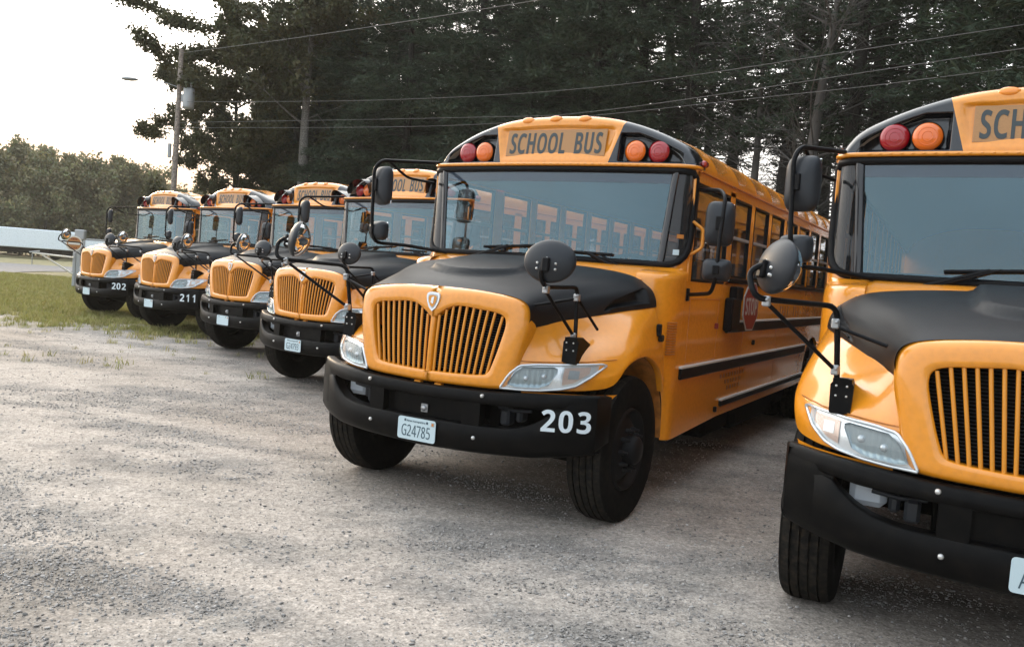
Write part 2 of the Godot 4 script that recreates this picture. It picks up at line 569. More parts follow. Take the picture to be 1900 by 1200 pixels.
		for q in [[0.705, 1.02], [0.81, 1.04]]:
			st = st_new()
			lathe(st, V2([[0.020, 0.0], [0.017, 0.010], [0.009, 0.018], [0.0, 0.020]]), Transform3D(Basis(Vector3(0.93, 0, -0.37 * s), Vector3(0.37 * s, 0, 0.93), Vector3.UP), Vector3(q[0] * s, q[1], front_z(q[0]) + 0.030)), 14)
			part("bulb", st, M.bulb, lamp)
		st = st_new()
		band(st, 0.918, 1.05, 12, func(x): return lerp_table([[0.918, 1.103], [1.05, 1.117]], x), func(x): return lerp_table([[0.918, 0.992], [0.98, 1.012], [1.05, 1.075]], x), onf.call(0.034), 3)
		part("turn_lamp", st, M.turn_amber, lamp)
		st = st_new()
		band(st, 0.945, 1.0, 6, func(x): return 1.09, func(x): return 1.035, onf.call(0.036), 2)
		part("turn_reflector", st, M.bulb, lamp)
		st = st_new()
		band(st, 0.56, 1.112, 30, htop, hbot, onf.call(0.062), 4)
		part("lamp_cover", st, M.clear, lamp)
		# filler strip under the lamp
		st = st_new()
		band(st, 0.66, 1.17, 16, func(x): return 0.93, func(x): return 0.895, func(x, y): return Vector3(x * s, y, front_z(x) - 0.02), 1)
		part("valance", st, M.yellow, bus)
	# ---- hood
	var sec := [
		[[0, 1.572, -0.155], [0.35, 1.563, -0.158], [0.57, 1.54, -0.165], [0.672, 1.50, -0.17], [0.698, 1.42, -0.175], [0.675, 1.333, -0.185]],
		[[0, 1.635, -0.30], [0.36, 1.62, -0.30], [0.6, 1.58, -0.30], [0.70, 1.51, -0.30], [0.722, 1.43, -0.305], [0.71, 1.358, -0.312]],
		[[0, 1.715, -0.60], [0.4, 1.70, -0.60], [0.68, 1.65, -0.60], [0.80, 1.56, -0.60], [0.838, 1.49, -0.60], [0.85, 1.418, -0.60]],
		[[0, 1.762, -0.90], [0.45, 1.752, -0.90], [0.78, 1.71, -0.90], [0.94, 1.62, -0.90], [0.985, 1.545, -0.90], [0.99, 1.472, -0.90]],
		[[0, 1.79, -1.15], [0.5, 1.782, -1.15], [0.86, 1.742, -1.15], [1.03, 1.66, -1.15], [1.085, 1.585, -1.15], [1.10, 1.508, -1.15]],
		[[0, 1.80, -1.32], [0.5, 1.792, -1.32], [0.9, 1.75, -1.32], [1.07, 1.668, -1.32], [1.125, 1.595, -1.32], [1.14, 1.524, -1.32]]]
	var hrows := []
	for j in sec.size():
		var row := PackedVector3Array()
		for i in range(5, 0, -1): row.append(Vector3(-sec[j][i][0], sec[j][i][1], sec[j][i][2]))
		for i in 6: row.append(Vector3(sec[j][i][0], sec[j][i][1], sec[j][i][2]))
		hrows.append(row)
	var hn := net(hrows, 16, 20)
	for r in hn:
		for i in r.size():
			var p: Vector3 = r[i]
			# raised middle with a rounded nose
			var q := Vector2(p.x / 0.40, minf(0.0, (-0.62 - p.z) / 0.24)).length()
			p.y += 0.042 * (1.0 - smoothstep(0.86, 0.99, q))
			# side scoops
			var low := lerp_table([[0.80, 1.44], [0.9, 1.472], [1.15, 1.508], [1.32, 1.524]], -p.z) + 0.028
			var t := clampf((-p.z - 0.80) / 0.42, 0.0, 1.0)
			var dd := minf(minf(p.y - low, low + 0.115 * sqrt(t) - p.y), (1.23 + p.z) * 0.7)
			if absf(p.x) > 0.85: p.x -= signf(p.x) * 0.085 * smoothstep(0.0, 0.018, dd)
			r[i] = p
	st = st_new()
	grid(st, hn)
	var hood := part("hood", st, M.hood_black, bus)
	for s in [-1.0, 1.0]:
		st = st_new()
		var ring := PackedVector3Array()
		for k in 9:
			var z := lerpf(-0.86, -1.22, k / 8.0)
			ring.append(Vector3(lerp_table([[0.86, 0.97], [0.9, 0.988], [1.15, 1.095], [1.22, 1.115]], -z) * s, lerp_table([[0.80, 1.44], [0.9, 1.472], [1.15, 1.508], [1.32, 1.524]], -z) + 0.03, z))
		tube(st, ring, 0.007, 6)
		part("scoop_rim", st, M.black, hood)
	# ---- grille surround (nose)
	var nose_z := func(x: float, y: float) -> float: return -0.05 - 0.085 * pow(absf(x) / 0.7, 2.4) - 0.035 * pow((y - 0.94) / 0.63, 2)
	var outer := [[0, 1.572], [0.30, 1.566], [0.54, 1.543], [0.635, 1.523], [0.685, 1.475], [0.697, 1.39], [0.688, 1.30], [0.655, 1.15], [0.625, 1.02], [0.595, 0.945], [0.5, 0.925], [0.25, 0.918], [0, 0.915]]
	var inner := [[0.0, 1.345], [0.155, 1.446], [0.40, 1.436], [0.485, 1.425], [0.53, 1.405], [0.545, 1.37], [0.54, 1.31], [0.505, 1.17], [0.475, 1.075], [0.455, 1.035], [0.41, 1.012], [0.22, 1.0], [0.0, 0.995]]
	st = st_new()
	for s in [-1.0, 1.0]:
		var o3 := PackedVector3Array()
		var i3 := PackedVector3Array()
		for p in outer: o3.append(Vector3(p[0] * s, p[1], 0))
		for p in inner: i3.append(Vector3(p[0] * s, p[1], 0))
		o3 = refine(o3, 4); i3 = refine(i3, 4)
		var rows := []
		for k in 9:
			var row := PackedVector3Array()
			for i in o3.size():
				var p: Vector3
				if k == 0: p = o3[i] + Vector3(0, 0, -0.13); p.z += nose_z.call(o3[i].x, o3[i].y)
				elif k == 1: p = o3[i]; p.z = nose_z.call(p.x, p.y) - 0.04
				elif k == 8: p = i3[i]; p.z = nose_z.call(p.x, p.y) - 0.075
				else:
					var t: float = [0, 0, 0.12, 0.3, 0.5, 0.75, 0.94, 1.0][k]
					p = o3[i].lerp(i3[i], t)
					p.z = nose_z.call(p.x, p.y) - [0, 0, 0.012, 0.002, 0.0, 0.0, 0.002, 0.014][k]
				row.append(p)
			rows.append(row)
		grid(st, rows)
	var post := []
	for y in [0.985, 1.1, 1.2, 1.365]:
		post.append(V([[-0.02, y, nose_z.call(0.0, y) - 0.07], [-0.017, y, nose_z.call(0.0, y) - 0.012], [0, y, nose_z.call(0.0, y) + 0.0], [0.017, y, nose_z.call(0.0, y) - 0.012], [0.02, y, nose_z.call(0.0, y) - 0.07]]))
	grid(st, post, 2)
	var nose := part("grille_surround", st, M.yellow, bus)
	for s in [-1.0, 1.0]:
		for k in 10:
			var t := (k + 0.92) / 10.45
			var xt := lerpf(0.0, 0.545, t)
			var xb := lerpf(0.0, 0.462, t)
			var yt: float = lerp_table([[0.022, 1.345], [0.155, 1.446], [0.40, 1.436], [0.485, 1.425], [0.545, 1.37]], xt) + 0.012
			st = st_new()
			var path := PackedVector3Array()
			for j in 6:
				var w := j / 5.0
				var x := lerpf(xb, xt, w)
				var y := lerpf(0.992, yt, w)
				path.append(Vector3(x * s, y, nose_z.call(x, y) - 0.022))
			tube(st, path, 0.0098, 8, -1.0, false, 1.0, Vector3(0, 0, 1))
			part("grille_bar", st, M.yellow_bar, nose)
	st = st_new()
	rbox(st, Vector3(0, 1.22, -0.30), Vector3(1.14, 0.50, 0.04), 0.01)
	part("radiator", st, M.dark, bus)
	st = st_new()
	for k in 26:
		rbox(st, Vector3(0, 1.0 + k * 0.0172, -0.262), Vector3(1.1, 0.005, 0.02), 0.002)
	tag(part("radiator_fins", st, M.housing, bus), "", "", "", "stuff")
	# emblem
	var shield := [[-0.048, 0.05], [-0.03, 0.058], [0, 0.061], [0.03, 0.058], [0.048, 0.05], [0.053, 0.03], [0.047, -0.005], [0.028, -0.045], [0, -0.072], [-0.028, -0.045], [-0.047, -0.005], [-0.053, 0.03]]
	var exf := Transform3D(Basis(Vector3.RIGHT, -0.06), Vector3(0, 1.468, -0.085))
	st = st_new()
	prism(st, V2(shield), 0.022, exf)
	var emblem := part("emblem", st, M.bezel, bus)
	st = st_new()
	prism(st, V2(shield.map(func(p): return [p[0] * 0.74, p[1] * 0.74 + 0.001])), 0.003, exf * Transform3D(Basis(), Vector3(0, 0, 0.0215)))
	part("emblem_field", st, M.grey_metal, emblem)
	st = st_new()
	prism(st, V2(shield.map(func(p): return [p[0] * 0.62, p[1] * 0.62])), 0.003, exf * Transform3D(Basis(), Vector3(0, 0, 0.0235)))
	part("emblem_inlay", st, M.yellow_bar, emblem)
	st = st_new()
	prism(st, V2([[-0.002, -0.02], [0.008, -0.02], [0.013, 0.028], [0.002, 0.028]]), 0.003, exf * Transform3D(Basis(), Vector3(0, 0, 0.0262)))
	prism(st, V2([[-0.012, -0.014], [-0.003, -0.014], [0.001, 0.024], [-0.008, 0.024]]), 0.002, exf * Transform3D(Basis(), Vector3(0, 0, 0.0262)))
	part("emblem_mark", st, M.bezel, emblem)
	# tow tabs under the nose
	for x in [-0.09, 0.08]:
		st = st_new()
		rbox(st, Vector3(x, 0.905, -0.09), Vector3(0.055, 0.02, 0.04), 0.004)
		part("hood_catch", st, M.yellow_bar, bus)
	# ---- bumper
	var btop := func(x): return lerp_table([[0, 0.905], [0.5, 0.915], [0.9, 0.935], [1.2, 0.95]], absf(x))
	var bbot := func(x): return lerp_table([[0, 0.487], [0.4, 0.498], [0.8, 0.512], [1.0, 0.535], [1.2, 0.565]], absf(x))
	var ylow := func(x): return lerp_table([[0, 0.683], [0.47, 0.686], [0.62, 0.69], [0.73, 0.71], [0.82, 0.75], [0.90, 0.81], [0.93, 0.842], [1.2, 0.842]], absf(x))
	var yup := func(x): return lerp_table([[0, 0.822], [0.8, 0.832], [0.93, 0.846], [1.2, 0.846]], absf(x))
	var onb := func(x, y): return Vector3(x, y, bumper_z(x) - 0.02 * pow((y - 0.7) / 0.24, 2))
	st = st_new()
	var upper := []
	var lower := []
	for i in 61:
		var x := lerpf(-1.155, 1.155, i / 60.0)
		var yt: float = btop.call(x)
		var yu: float = yup.call(x)
		var yl: float = ylow.call(x)
		var yb: float = bbot.call(x)
		var z: float = bumper_z(x)
		upper.append(V([[x, yt - 0.004, z - 0.10], [x, yt, z - 0.035], [x, yt - 0.008, z - 0.018], [x, yt - 0.022, z - 0.01], [x, (yt + yu) * 0.5, z - 0.003], [x, yu + 0.012, z], [x, yu + 0.003, z - 0.006], [x, yu, z - 0.02], [x, yu, z - 0.09]]))
		lower.append(V([[x, yl, z - 0.09], [x, yl, z - 0.022], [x, yl - 0.004, z - 0.006], [x, yl - 0.014, z + 0.004], [x, lerpf(yl, yb, 0.5), z + 0.004], [x, yb + 0.05, z], [x, yb + 0.016, z - 0.012], [x, yb, z - 0.03], [x, yb + 0.01, z - 0.10]]))
	grid(st, upper)
	grid(st, lower, 1)
	for s in [-1.0, 1.0]:
		# posts, solid ends and returns
		band(st, 0.325 * s, 0.455 * s, 4, func(x): return yup.call(x) + 0.01, func(x): return ylow.call(x) - 0.01, func(x, y): return Vector3(x, y, bumper_z(x) - 0.004), 2, 3)
		for xx in [0.325, 0.455]:
			band(st, 0.0, 1.0, 1, func(x): return yup.call(xx), func(x): return ylow.call(xx), func(t, y): return Vector3(xx * s, y, bumper_z(xx) - 0.004 - 0.07 * t), 1, 4)
		var plate_rows := []
		for j in 7:
			var row := PackedVector3Array()
			for i in 9:
				var x := lerpf(0.915, 1.155, i / 8.0)
				var t := j / 6.0
				row.append(Vector3(x * s, lerpf(bbot.call(x) + 0.03, btop.call(x) - 0.016, t), bumper_z(x) + lerpf(-0.014, 0.0055, smoothstep(0.915, 1.02, x)) - 0.02 * pow(absf(t - 0.5) * 2.0, 6)))
			plate_rows.append(row)
		grid(st, plate_rows, 6)
		var endc := []
		for k in 9:
			var a := k / 8.0
			var zz := bumper_z(1.155) + 0.004 - 0.16 * a
			var xx := 1.153 + 0.03 * sin(a * PI * 0.5)
			endc.append(V([[xx * s - 0.05 * s, 0.938, zz], [xx * s, 0.930, zz], [xx * s, 0.75, zz], [xx * s, 0.60 + 0.03 * a, zz], [xx * s - 0.02 * s, 0.565 + 0.05 * a, zz]]))
		grid(st, endc, 5)
	var bumper := part("bumper", st, M.bumper, bus)
	st = st_new()
	band(st, -0.33, 0.33, 8, func(x): return 0.83, func(x): return 0.675, func(x, y): return Vector3(x, y, bumper_z(x) - 0.07), 1)
	part("recess_panel", st, M.bumper, bumper)
	for b in [[-0.464, 0.883], [0.464, 0.883], [-0.427, 0.602], [0.427, 0.602]]:
		st = st_new()
		lathe(st, V2([[0.013, -0.01], [0.013, 0.003], [0.009, 0.008], [0.0, 0.010]]), Transform3D(Basis(Vector3.RIGHT, Vector3(0, 0, 1), Vector3.UP), onb.call(b[0], b[1]) + Vector3(0, 0, 0.012)), 12)
		part("bolt", st, M.bolt, bumper)
	st = st_new()
	rbox(st, Vector3(-0.005, 0.735, -0.06), Vector3(0.055, 0.06, 0.012), 0.004)
	lathe(st, V2([[0.022, 0.0], [0.02, 0.012], [0.0, 0.014]]), Transform3D(Basis(Vector3.RIGHT, Vector3(0, 0, 1), Vector3.UP), Vector3(-0.005, 0.735, -0.055)), 12)
	part("speaker", st, M.grey_metal, bumper)
	# things seen through the bumper slots
	st = st_new()
	rbox(st, Vector3(-0.76, 0.78, -0.32), Vector3(0.17, 0.14, 0.14), 0.03)
	part("washer_reservoir", st, M.reservoir, bus)
	st = st_new()
	lathe(st, V2([[0.0, 0.0], [0.05, 0.005], [0.05, 0.1]]), Transform3D(Basis(), Vector3(-0.72, 0.47, -0.35)), 14)
	part("drain_cup", st, M.reservoir, bus)
	for s in [-1.0, 1.0]:
		st = st_new()
		rbox(st, Vector3(0.56 * s, 0.74, -0.22), Vector3(0.07, 0.11, 0.1), 0.015)
		rbox(st, Vector3(0.64 * s, 0.75, -0.27), Vector3(0.05, 0.08, 0.1), 0.015)
		tube(st, V([[0.5 * s, 0.8, -0.2], [0.62 * s, 0.79, -0.2], [0.74 * s, 0.8, -0.22]]), 0.012, 6)
		part("horn", st, M.housing, bus)
	# ---- cab corner, cowl
	for s in [-1.0, 1.0]:
		var rows := [
			V([[1.165, 0.50, -1.555], [1.18, 0.50, -1.565], [1.205, 0.50, -1.59], [1.218, 0.50, -1.64], [1.22, 0.50, -1.73]]),
			V([[1.165, 0.80, -1.535], [1.18, 0.80, -1.545], [1.205, 0.80, -1.575], [1.218, 0.80, -1.635], [1.22, 0.80, -1.73]]),
			V([[1.12, 1.08, -1.44], [1.15, 1.08, -1.455], [1.19, 1.08, -1.50], [1.215, 1.08, -1.58], [1.22, 1.08, -1.73]]),
			V([[1.0, 1.25, -1.345], [1.09, 1.25, -1.37], [1.17, 1.25, -1.44], [1.212, 1.25, -1.56], [1.22, 1.25, -1.73]]),
			V([[0.95, 1.45, -1.325], [1.075, 1.45, -1.35], [1.165, 1.45, -1.43], [1.21, 1.45, -1.555], [1.22, 1.45, -1.73]]),
			V([[0.95, 1.70, -1.335], [1.07, 1.70, -1.36], [1.16, 1.70, -1.44], [1.208, 1.70, -1.56], [1.22, 1.70, -1.73]]),
			V([[0.95, 1.775, -1.37], [1.06, 1.775, -1.40], [1.15, 1.775, -1.48], [1.20, 1.775, -1.60], [1.219, 1.775, -1.745]]),
			V([[0.95, 1.80, -1.48], [1.04, 1.80, -1.51], [1.12, 1.80, -1.58], [1.18, 1.80, -1.66], [1.217, 1.80, -1.765]]),
			V([glass_at(0.95, 1.83), glass_at(1.05, 1.83), glass_at(1.13, 1.83), glass_at(1.21, 1.83), glass_at(1.29, 1.83)])]
		st = st_new()
		grid(st, mirrored(net(rows, 5, 4), s))
		var corner := part("cab_corner", st, M.yellow, bus)
		st = st_new()
		var ol := func(q): return lerp_table([[1.0, 1.845], [1.08, 1.848], [1.14, 1.87], [1.19, 1.92], [1.225, 1.99], [1.238, 2.08], [1.30, 2.6]], q)
		band(st, 1.0 * s, 1.30 * s, 24, func(q): return ol.call(absf(q)) + 0.02, func(q): return 1.825, func(q, y): return glass_at(q, y, -0.004), 8)
		band(st, 1.235 * s, 1.31 * s, 3, func(q): return 2.6, func(q): return 1.825, func(q, y): return glass_at(q, y, -0.005), 3, 1)
		rbox(st, Vector3(1.207 * s, 2.165, -1.795), Vector3(0.026, 0.87, 0.075), 0.004)
		var fp := part("front_pillar", st, M.yellow, bus)
		st = st_new()
		rbox(st, Vector3(1.165 * s, 2.165, -1.785), Vector3(0.055, 0.87, 0.11), 0.01)
		part("pillar_trim", st, M.dash, fp)
		# louvred vent on the corner
		st = st_new()
		for k in 13:
			var y := 1.17 + k * 0.02
			tube(st, V([[1.192 * s, y, -1.455], [1.212 * s, y, -1.51], [1.222 * s, y, -1.58]]), 0.006, 5)
		part("vent_louvres", st, M.yellow_dull, corner)
	st = st_new()
	var crow := []
	for j in 6:
		var t := j / 5.0
		var row := PackedVector3Array()
		for i in 21:
			var q := lerpf(-1.0, 1.0, i / 20.0)
			var a := Vector3(q, lerp_table([[0, 1.775], [0.5, 1.768], [1.0, 1.72]], absf(q)), -1.30 - 0.03 * absf(q))
			var b := glass_at(q, 1.83)
			var p := a.lerp(b, t)
			p.y += 0.02 * sin(t * PI)
			row.append(p)
		crow.append(row)
	grid(st, crow)
	part("cowl", st, M.yellow, bus)
	st = st_new()
	rbox(st, Vector3(0, 1.1, -1.5), Vector3(2.2, 1.3, 0.03), 0.005)
	part("firewall", st, M.dark, bus)
	# ---- windshield
	st = st_new()
	var gp := []
	for j in 9:
		var y := lerpf(1.855, 2.565, j / 8.0)
		var row := PackedVector3Array()
		for i in 33: row.append(glass_at(lerpf(-1, 1, i / 32.0) * lerpf(1.0, 1.06, j / 8.0), y, 0.0))
		gp.append(row)
	grid(st, gp)
	var glass := part("windshield", st, M.windshield, bus)
	st = st_new()
	band(st, -1.05, 1.05, 32, func(q): return 2.562, func(q): return 2.475, func(q, y): return glass_at(q, y, 0.002), 2)
	part("shade_band", st, M.shade_band, glass)
	for s in [-1.0, 1.0]:
		st = st_new()
		band(st, 1.05 * s, 1.235 * s, 14, func(q): return 2.56, func(q): return lerp_table([[1.05, 1.86], [1.10, 1.868], [1.14, 1.885], [1.19, 1.935], [1.22, 1.99], [1.238, 2.09]], absf(q)), func(q, y): return glass_at(q, y, 0.001), 6)
		part("corner_glass", st, M.corner_glass, glass)
		st = st_new()
		var mp := PackedVector3Array()
		for j in 7: mp.append(glass_at(lerpf(1.022, 1.075, j / 6.0) * s, lerpf(1.85, 2.57, j / 6.0), 0.004))
		tube(st, mp, 0.012, 8, -1.0, true, 2.4, Vector3(0, 0, 1))
		part("mullion", st, M.gloss_black, glass)
	st = st_new()
	var ringp := PackedVector3Array()
	for i in 41: ringp.append(glass_at(lerpf(-1.06, 1.06, i / 40.0), 1.848, 0.008))
	for q in [[1.11, 1.86], [1.15, 1.882], [1.19, 1.925], [1.22, 1.985], [1.237, 2.07], [1.242, 2.25], [1.242, 2.45], [1.235, 2.53], [1.20, 2.57]]: ringp.append(glass_at(q[0], q[1], 0.008))
	for i in 41: ringp.append(glass_at(lerpf(1.12, -1.12, i / 40.0), 2.577, 0.008))
	for q in [[1.20, 2.57], [1.235, 2.53], [1.242, 2.45], [1.242, 2.25], [1.237, 2.07], [1.22, 1.985], [1.19, 1.925], [1.15, 1.882], [1.11, 1.86]]: ringp.append(glass_at(-q[0], q[1], 0.008))
	ringp.append(ringp[0])
	tube(st, ringp, 0.026, 8, -1.0, false, 0.6)
	part("gasket", st, M.black, glass)
	# stickers in the corner of the glass
	for q in [[1.145, 2.07, 0.05, 0.02, "yellow_dull"], [1.125, 1.945, 0.042, 0.026, "plate"]]:
		st = st_new()
		band(st, q[0] - q[2] * 0.5, q[0] + q[2] * 0.5, 2, func(x): return q[1] + q[3], func(x): return q[1] - q[3] * 0.6, func(x, y): return glass_at(x, y, 0.004), 1)
		part("sticker", st, M[q[4]], glass)
	# wipers
	for w in [[[-0.70, 1.79, -1.50], [-0.30, 1.925, -1.545], [-0.54, 1.905, -1.56], [0.06, 1.945, -1.545]], [[0.75, 1.785, -1.53], [0.44, 1.90, -1.56], [0.24, 1.905, -1.55], [0.64, 1.90, -1.585]]]:
		rod(bus, "wiper", [w[0], w[1]], 0.013)
		var wp := bus.get_child(bus.get_child_count() - 1)
		rod(wp, "wiper_link", [[w[0][0] + 0.05, w[0][1], w[0][2] + 0.01], [w[1][0] + 0.06, w[1][1] + 0.01, w[1][2]]], 0.006)
		rod(wp, "wiper_blade", [w[2], w[3]], 0.012)
		st = st_new()
		lathe(st, V2([[0.028, -0.03], [0.026, 0.01], [0.0, 0.014]]), Transform3D(Basis(), Vector3(w[0][0], w[0][1] + 0.0, w[0][2])), 12)
		part("wiper_pivot", st, M.black, wp)
	# ---- header cap
	var face_cols := func(xt: float, yt: float, xb: float, nr: int, disp: Callable) -> PackedVector3Array:
		var col := PackedVector3Array()
		col.append(Vector3(xt, yt, -1.98))
		col.append(Vector3(xt, yt - 0.002, -1.86))
		col.append(Vector3(xt * 0.997, yt - 0.010, face_z(xt, yt) - 0.045))
		col.append(Vector3(xt * 0.992, yt - 0.024, face_z(xt, yt) - 0.018))
		var y1 := maxf(yt - 0.048, 2.632)
		for j in nr + 1:
			var w := float(j) / nr
			var x := lerpf(xt * 0.982, xb, w)
			var y := lerpf(y1, 2.626, w)
			col.append(Vector3(x, y, face_z(x, y) - disp.call(x, y)))
		return col
	var sink_lamp := func(x, y):
		x = absf(x)
		var top := minf(2.885, roof_y(x) - 0.075)
		var d := minf(minf(x - 0.575, 1.10 - x), minf(y - 2.645, top - y))
		return 0.075 * smoothstep(0.0, 0.022, d)
	var sink_sign := func(x, y):
		var d := minf(0.515 - absf(x) + (y - 2.8) * 0.12, minf(y - 2.665, 2.952 - absf(x) * 0.03 - y))
		return 0.026 * smoothstep(0.0, 0.012, d) * smoothstep(2.63, 2.80, y)
	var mid := []
	for i in 45:
		var a := lerpf(-1, 1, i / 44.0)
		mid.append(face_cols.call(a * 0.60, roof_y(a * 0.60), a * 0.50, 30, sink_sign))
	st = st_new()
	grid(st, mid)
	var cap := part("header_cap", st, M.yellow, bus)
	for s in [-1.0, 1.0]:
		st = st_new()
		var side := []
		var pts := []
		for p in RP:
			if p.x > 0.601 and p.y > 2.64: pts.append(p)
		pts.push_front(Vector3(0.60, roof_y(0.60), 0))
		var dense := refine(PackedVector3Array(pts), 8)
		for i in dense.size():
			var p: Vector3 = dense[i]
			var a := (p.x - 0.60) / 0.612
			side.append(face_cols.call(p.x * s, p.y, lerpf(0.50, 1.195, a) * s, 48, sink_lamp))
		grid(st, side)
		var hs := part("lamp_housing", st, M.gloss_black, bus)
		for q in [[0.708, "lens_amber"], [0.897, "lens_red"]]:
			var c := Vector3(q[0] * s, 2.738, face_z(q[0], 2.738) - 0.075)
			var bx := Transform3D(Basis(Vector3.RIGHT, Vector3(0, 0, 1), Vector3.UP), c)
			st = st_new()
			lathe(st, V2([[0.093, 0.0], [0.093, 0.045], [0.088, 0.05]]), bx, 28)
			var lamp := part("warning_lamp", st, M.black, bus)
			st = st_new()
			lathe(st, V2([[0.088, 0.045], [0.082, 0.056], [0.06, 0.068], [0.03, 0.074], [0.0, 0.076]]), bx, 28)
			part("lamp_lens", st, M[q[1]], lamp)
			st = st_new()
			for rr in [0.03, 0.055]:
				var cir := PackedVector3Array()
				for k in 21: cir.append(bx * Vector3(cos(TAU * k / 20) * rr, lerp_table([[0.03, 0.073], [0.055, 0.068]], rr), sin(TAU * k / 20) * rr))
				tube(st, cir, 0.0035, 5, -1.0, false)
			part("lens_ring", st, M[q[1]], lamp)
	# bead under the cap
	st = st_new()
	var lipr := []
	for i in 61:
		var q := lerpf(-1.32, 1.32, i / 60.0)
		lipr.append(V([glass_at(q, 2.634, -0.02), glass_at(q, 2.631, 0.022), glass_at(q, 2.626, 0.030), glass_at(q, 2.612, 0.032), glass_at(q, 2.604, 0.024), glass_at(q, 2.602, -0.02)]))
	grid(st, lipr)
	var lip_o := part("header_lip", st, M.yellow, bus)
	for i in 34:
		st = st_new()
		var q := lerpf(-1.02, 1.02, i / 33.0)
		rbox(st, glass_at(q, 2.619, 0.032), Vector3(0.02, 0.012, 0.010), 0.004)
		part("lip_bead", st, M.yellow, lip_o)
	# sign
	var sz := face_z(0.0, 2.80) - 0.018
	var sxf := Transform3D(Basis(Vector3.RIGHT, -0.17), Vector3(0, 2.806, sz))
	st = st_new()
	rbox(st, sxf * Vector3(0, 0, 0), Vector3(0.925, 0.228, 0.006), 0.002, sxf.basis)
	var sgn := part("destination_sign", st, M.sign_tan, bus)
	lettering("SCHOOL  BUS", 0.855, 0.182, M.sign_ink, sgn, sxf * Transform3D(Basis(), Vector3(0, -0.004, 0.004)), true)
	for x in [-0.29, -0.027, 0.238]:
		st = st_new()
		var c := Vector3(x, roof_y(x) - 0.034, face_z(x, 3.01) - 0.004)
		lathe(st, V2([[1.0, -0.03], [1.0, -0.006], [0.8, 0.006], [0.4, 0.012], [0.0, 0.013]]), Transform3D(Basis(Vector3(0.062, 0, 0), Vector3(0, 0.55, 0.83), Vector3(0, 0.026, -0.017)), c), 20)
		part("marker_lamp", st, M.marker_amber, bus)
	for s in [-1.0, 1.0]:
		st = st_new()
		rbox(st, Vector3(1.222 * s, 2.665, -1.93), Vector3(0.045, 0.05, 0.09), 0.014)
		part("side_marker_lamp", st, M.lens_amber if s < 0 else M.lens_red, bus)
	# ---- roof, side walls, rear
	st = st_new()
	var zs := [-1.97]
	for k in 14:
		var zc := -2.3 - k * 0.68
		zs += [zc + 0.03, zc, zc - 0.03]
	zs.append(-L_BUS)
	var rrows := []
	for i in zs.size():
		var z: float = zs[i]
		var up := 0.012 if i > 0 and i < zs.size() - 1 and (i - 1) % 3 == 1 else 0.0
		var row := PackedVector3Array()
		for k in range(RP.size() - 1, 0, -1): row.append(Vector3(-RP[k].x, RP[k].y + up, z))
		for p in RP: row.append(Vector3(p.x, p.y + up, z))
		rrows.append(row)
	grid(st, rrows)
	part("roof", st, M.yellow, bus)
	st = st_new()
	var cr := []
	for z in [-1.75, -L_BUS + 0.05]:
		var row := PackedVector3Array()
		for k in range(RP.size() - 1, 0, -1): row.append(Vector3(-RP[k].x * 0.95, RP[k].y - 0.07, z))
		for p in RP: row.append(Vector3(p.x * 0.95, p.y - 0.07, z))
		cr.append(row)
	grid(st, cr)
	part("ceiling", st, M.ceiling, bus)
	st = st_new()
	prism(st, V2([[-1.22, 0.55], [1.22, 0.55], [1.22, 2.60], [1.12, 2.78], [0.8, 2.93], [0.3, 3.04], [-0.3, 3.04], [-0.8, 2.93], [-1.12, 2.78], [-1.22, 2.60]]), 0.04, Transform3D(Basis(), Vector3(0, 0, -L_BUS)))
	part("rear_wall", st, M.yellow, bus)
	for s in [-1.0, 1.0]:
		var wall_xf := Transform3D(Basis(Vector3(0, 0, 1), Vector3.UP, Vector3(s, 0, 0)), Vector3(1.18 * s, 0, 0))
		st = st_new()
		var poly := [[-1.70, 0.50], [-1.70, 1.735], [-2.83, 1.735], [-2.83, 1.80], [-L_BUS, 1.80], [-L_BUS, 0.56]]
		for k in 13:
			var a := PI * k / 12.0
			poly.append([-7.4 - cos(a) * 0.62, 0.56 + sin(a) * 0.58])
		poly.append([-2.9, 0.545])
		prism(st, V2(poly), 0.04, wall_xf)
		rbox(st, Vector3(1.20 * s, 2.56, (-1.78 - L_BUS) * 0.5), Vector3(0.04, 0.10, L_BUS - 1.80), 0.003)
		rbox(st, Vector3(1.20 * s, 2.14, -2.85), Vector3(0.04, 0.82, 0.17), 0.003)
		for k in 11:
			var zc := -3.61 - k * 0.735
			rbox(st, Vector3(1.20 * s, 2.16, zc), Vector3(0.04, 0.72, 0.12 if k < 10 else 0.4), 0.003)
		part("side_wall", st, M.yellow, bus)
		st = st_new()
		tube(st, V([[1.23 * s, 2.60, -1.84], [1.23 * s, 2.60, -L_BUS]]), 0.012, 6)
		part("drip_rail", st, M.yellow, bus)
		var wins := [[-2.30, 0.94, 1.735]]
		for k in 11: wins.append([-3.235 - k * 0.735, 0.60, 1.80])
		for wn in wins:
			var fr := st_new()
			var z0: float = wn[0] + wn[1] * 0.5 - 0.012
			var z1: float = wn[0] - wn[1] * 0.5 + 0.012
			var y0: float = wn[2] + 0.012
			for e in [[z0, y0, z1, y0], [z0, 2.50, z1, 2.50], [z0, y0, z0, 2.50], [z1, y0, z1, 2.50]]:
				rbox(fr, Vector3(1.205 * s, (e[1] + e[3]) * 0.5, (e[0] + e[2]) * 0.5), Vector3(0.036, absf(e[3] - e[1]) + 0.022, absf(e[2] - e[0]) + 0.022), 0.003)
			var wo := part("window", fr, M.black, bus)
			st = st_new()
			rbox(st, Vector3(1.208 * s, 2.16, wn[0]), Vector3(0.03, 0.028, wn[1] - 0.03), 0.003)
			part("sash_bar", st, M.galvanised, wo)
			st = st_new()
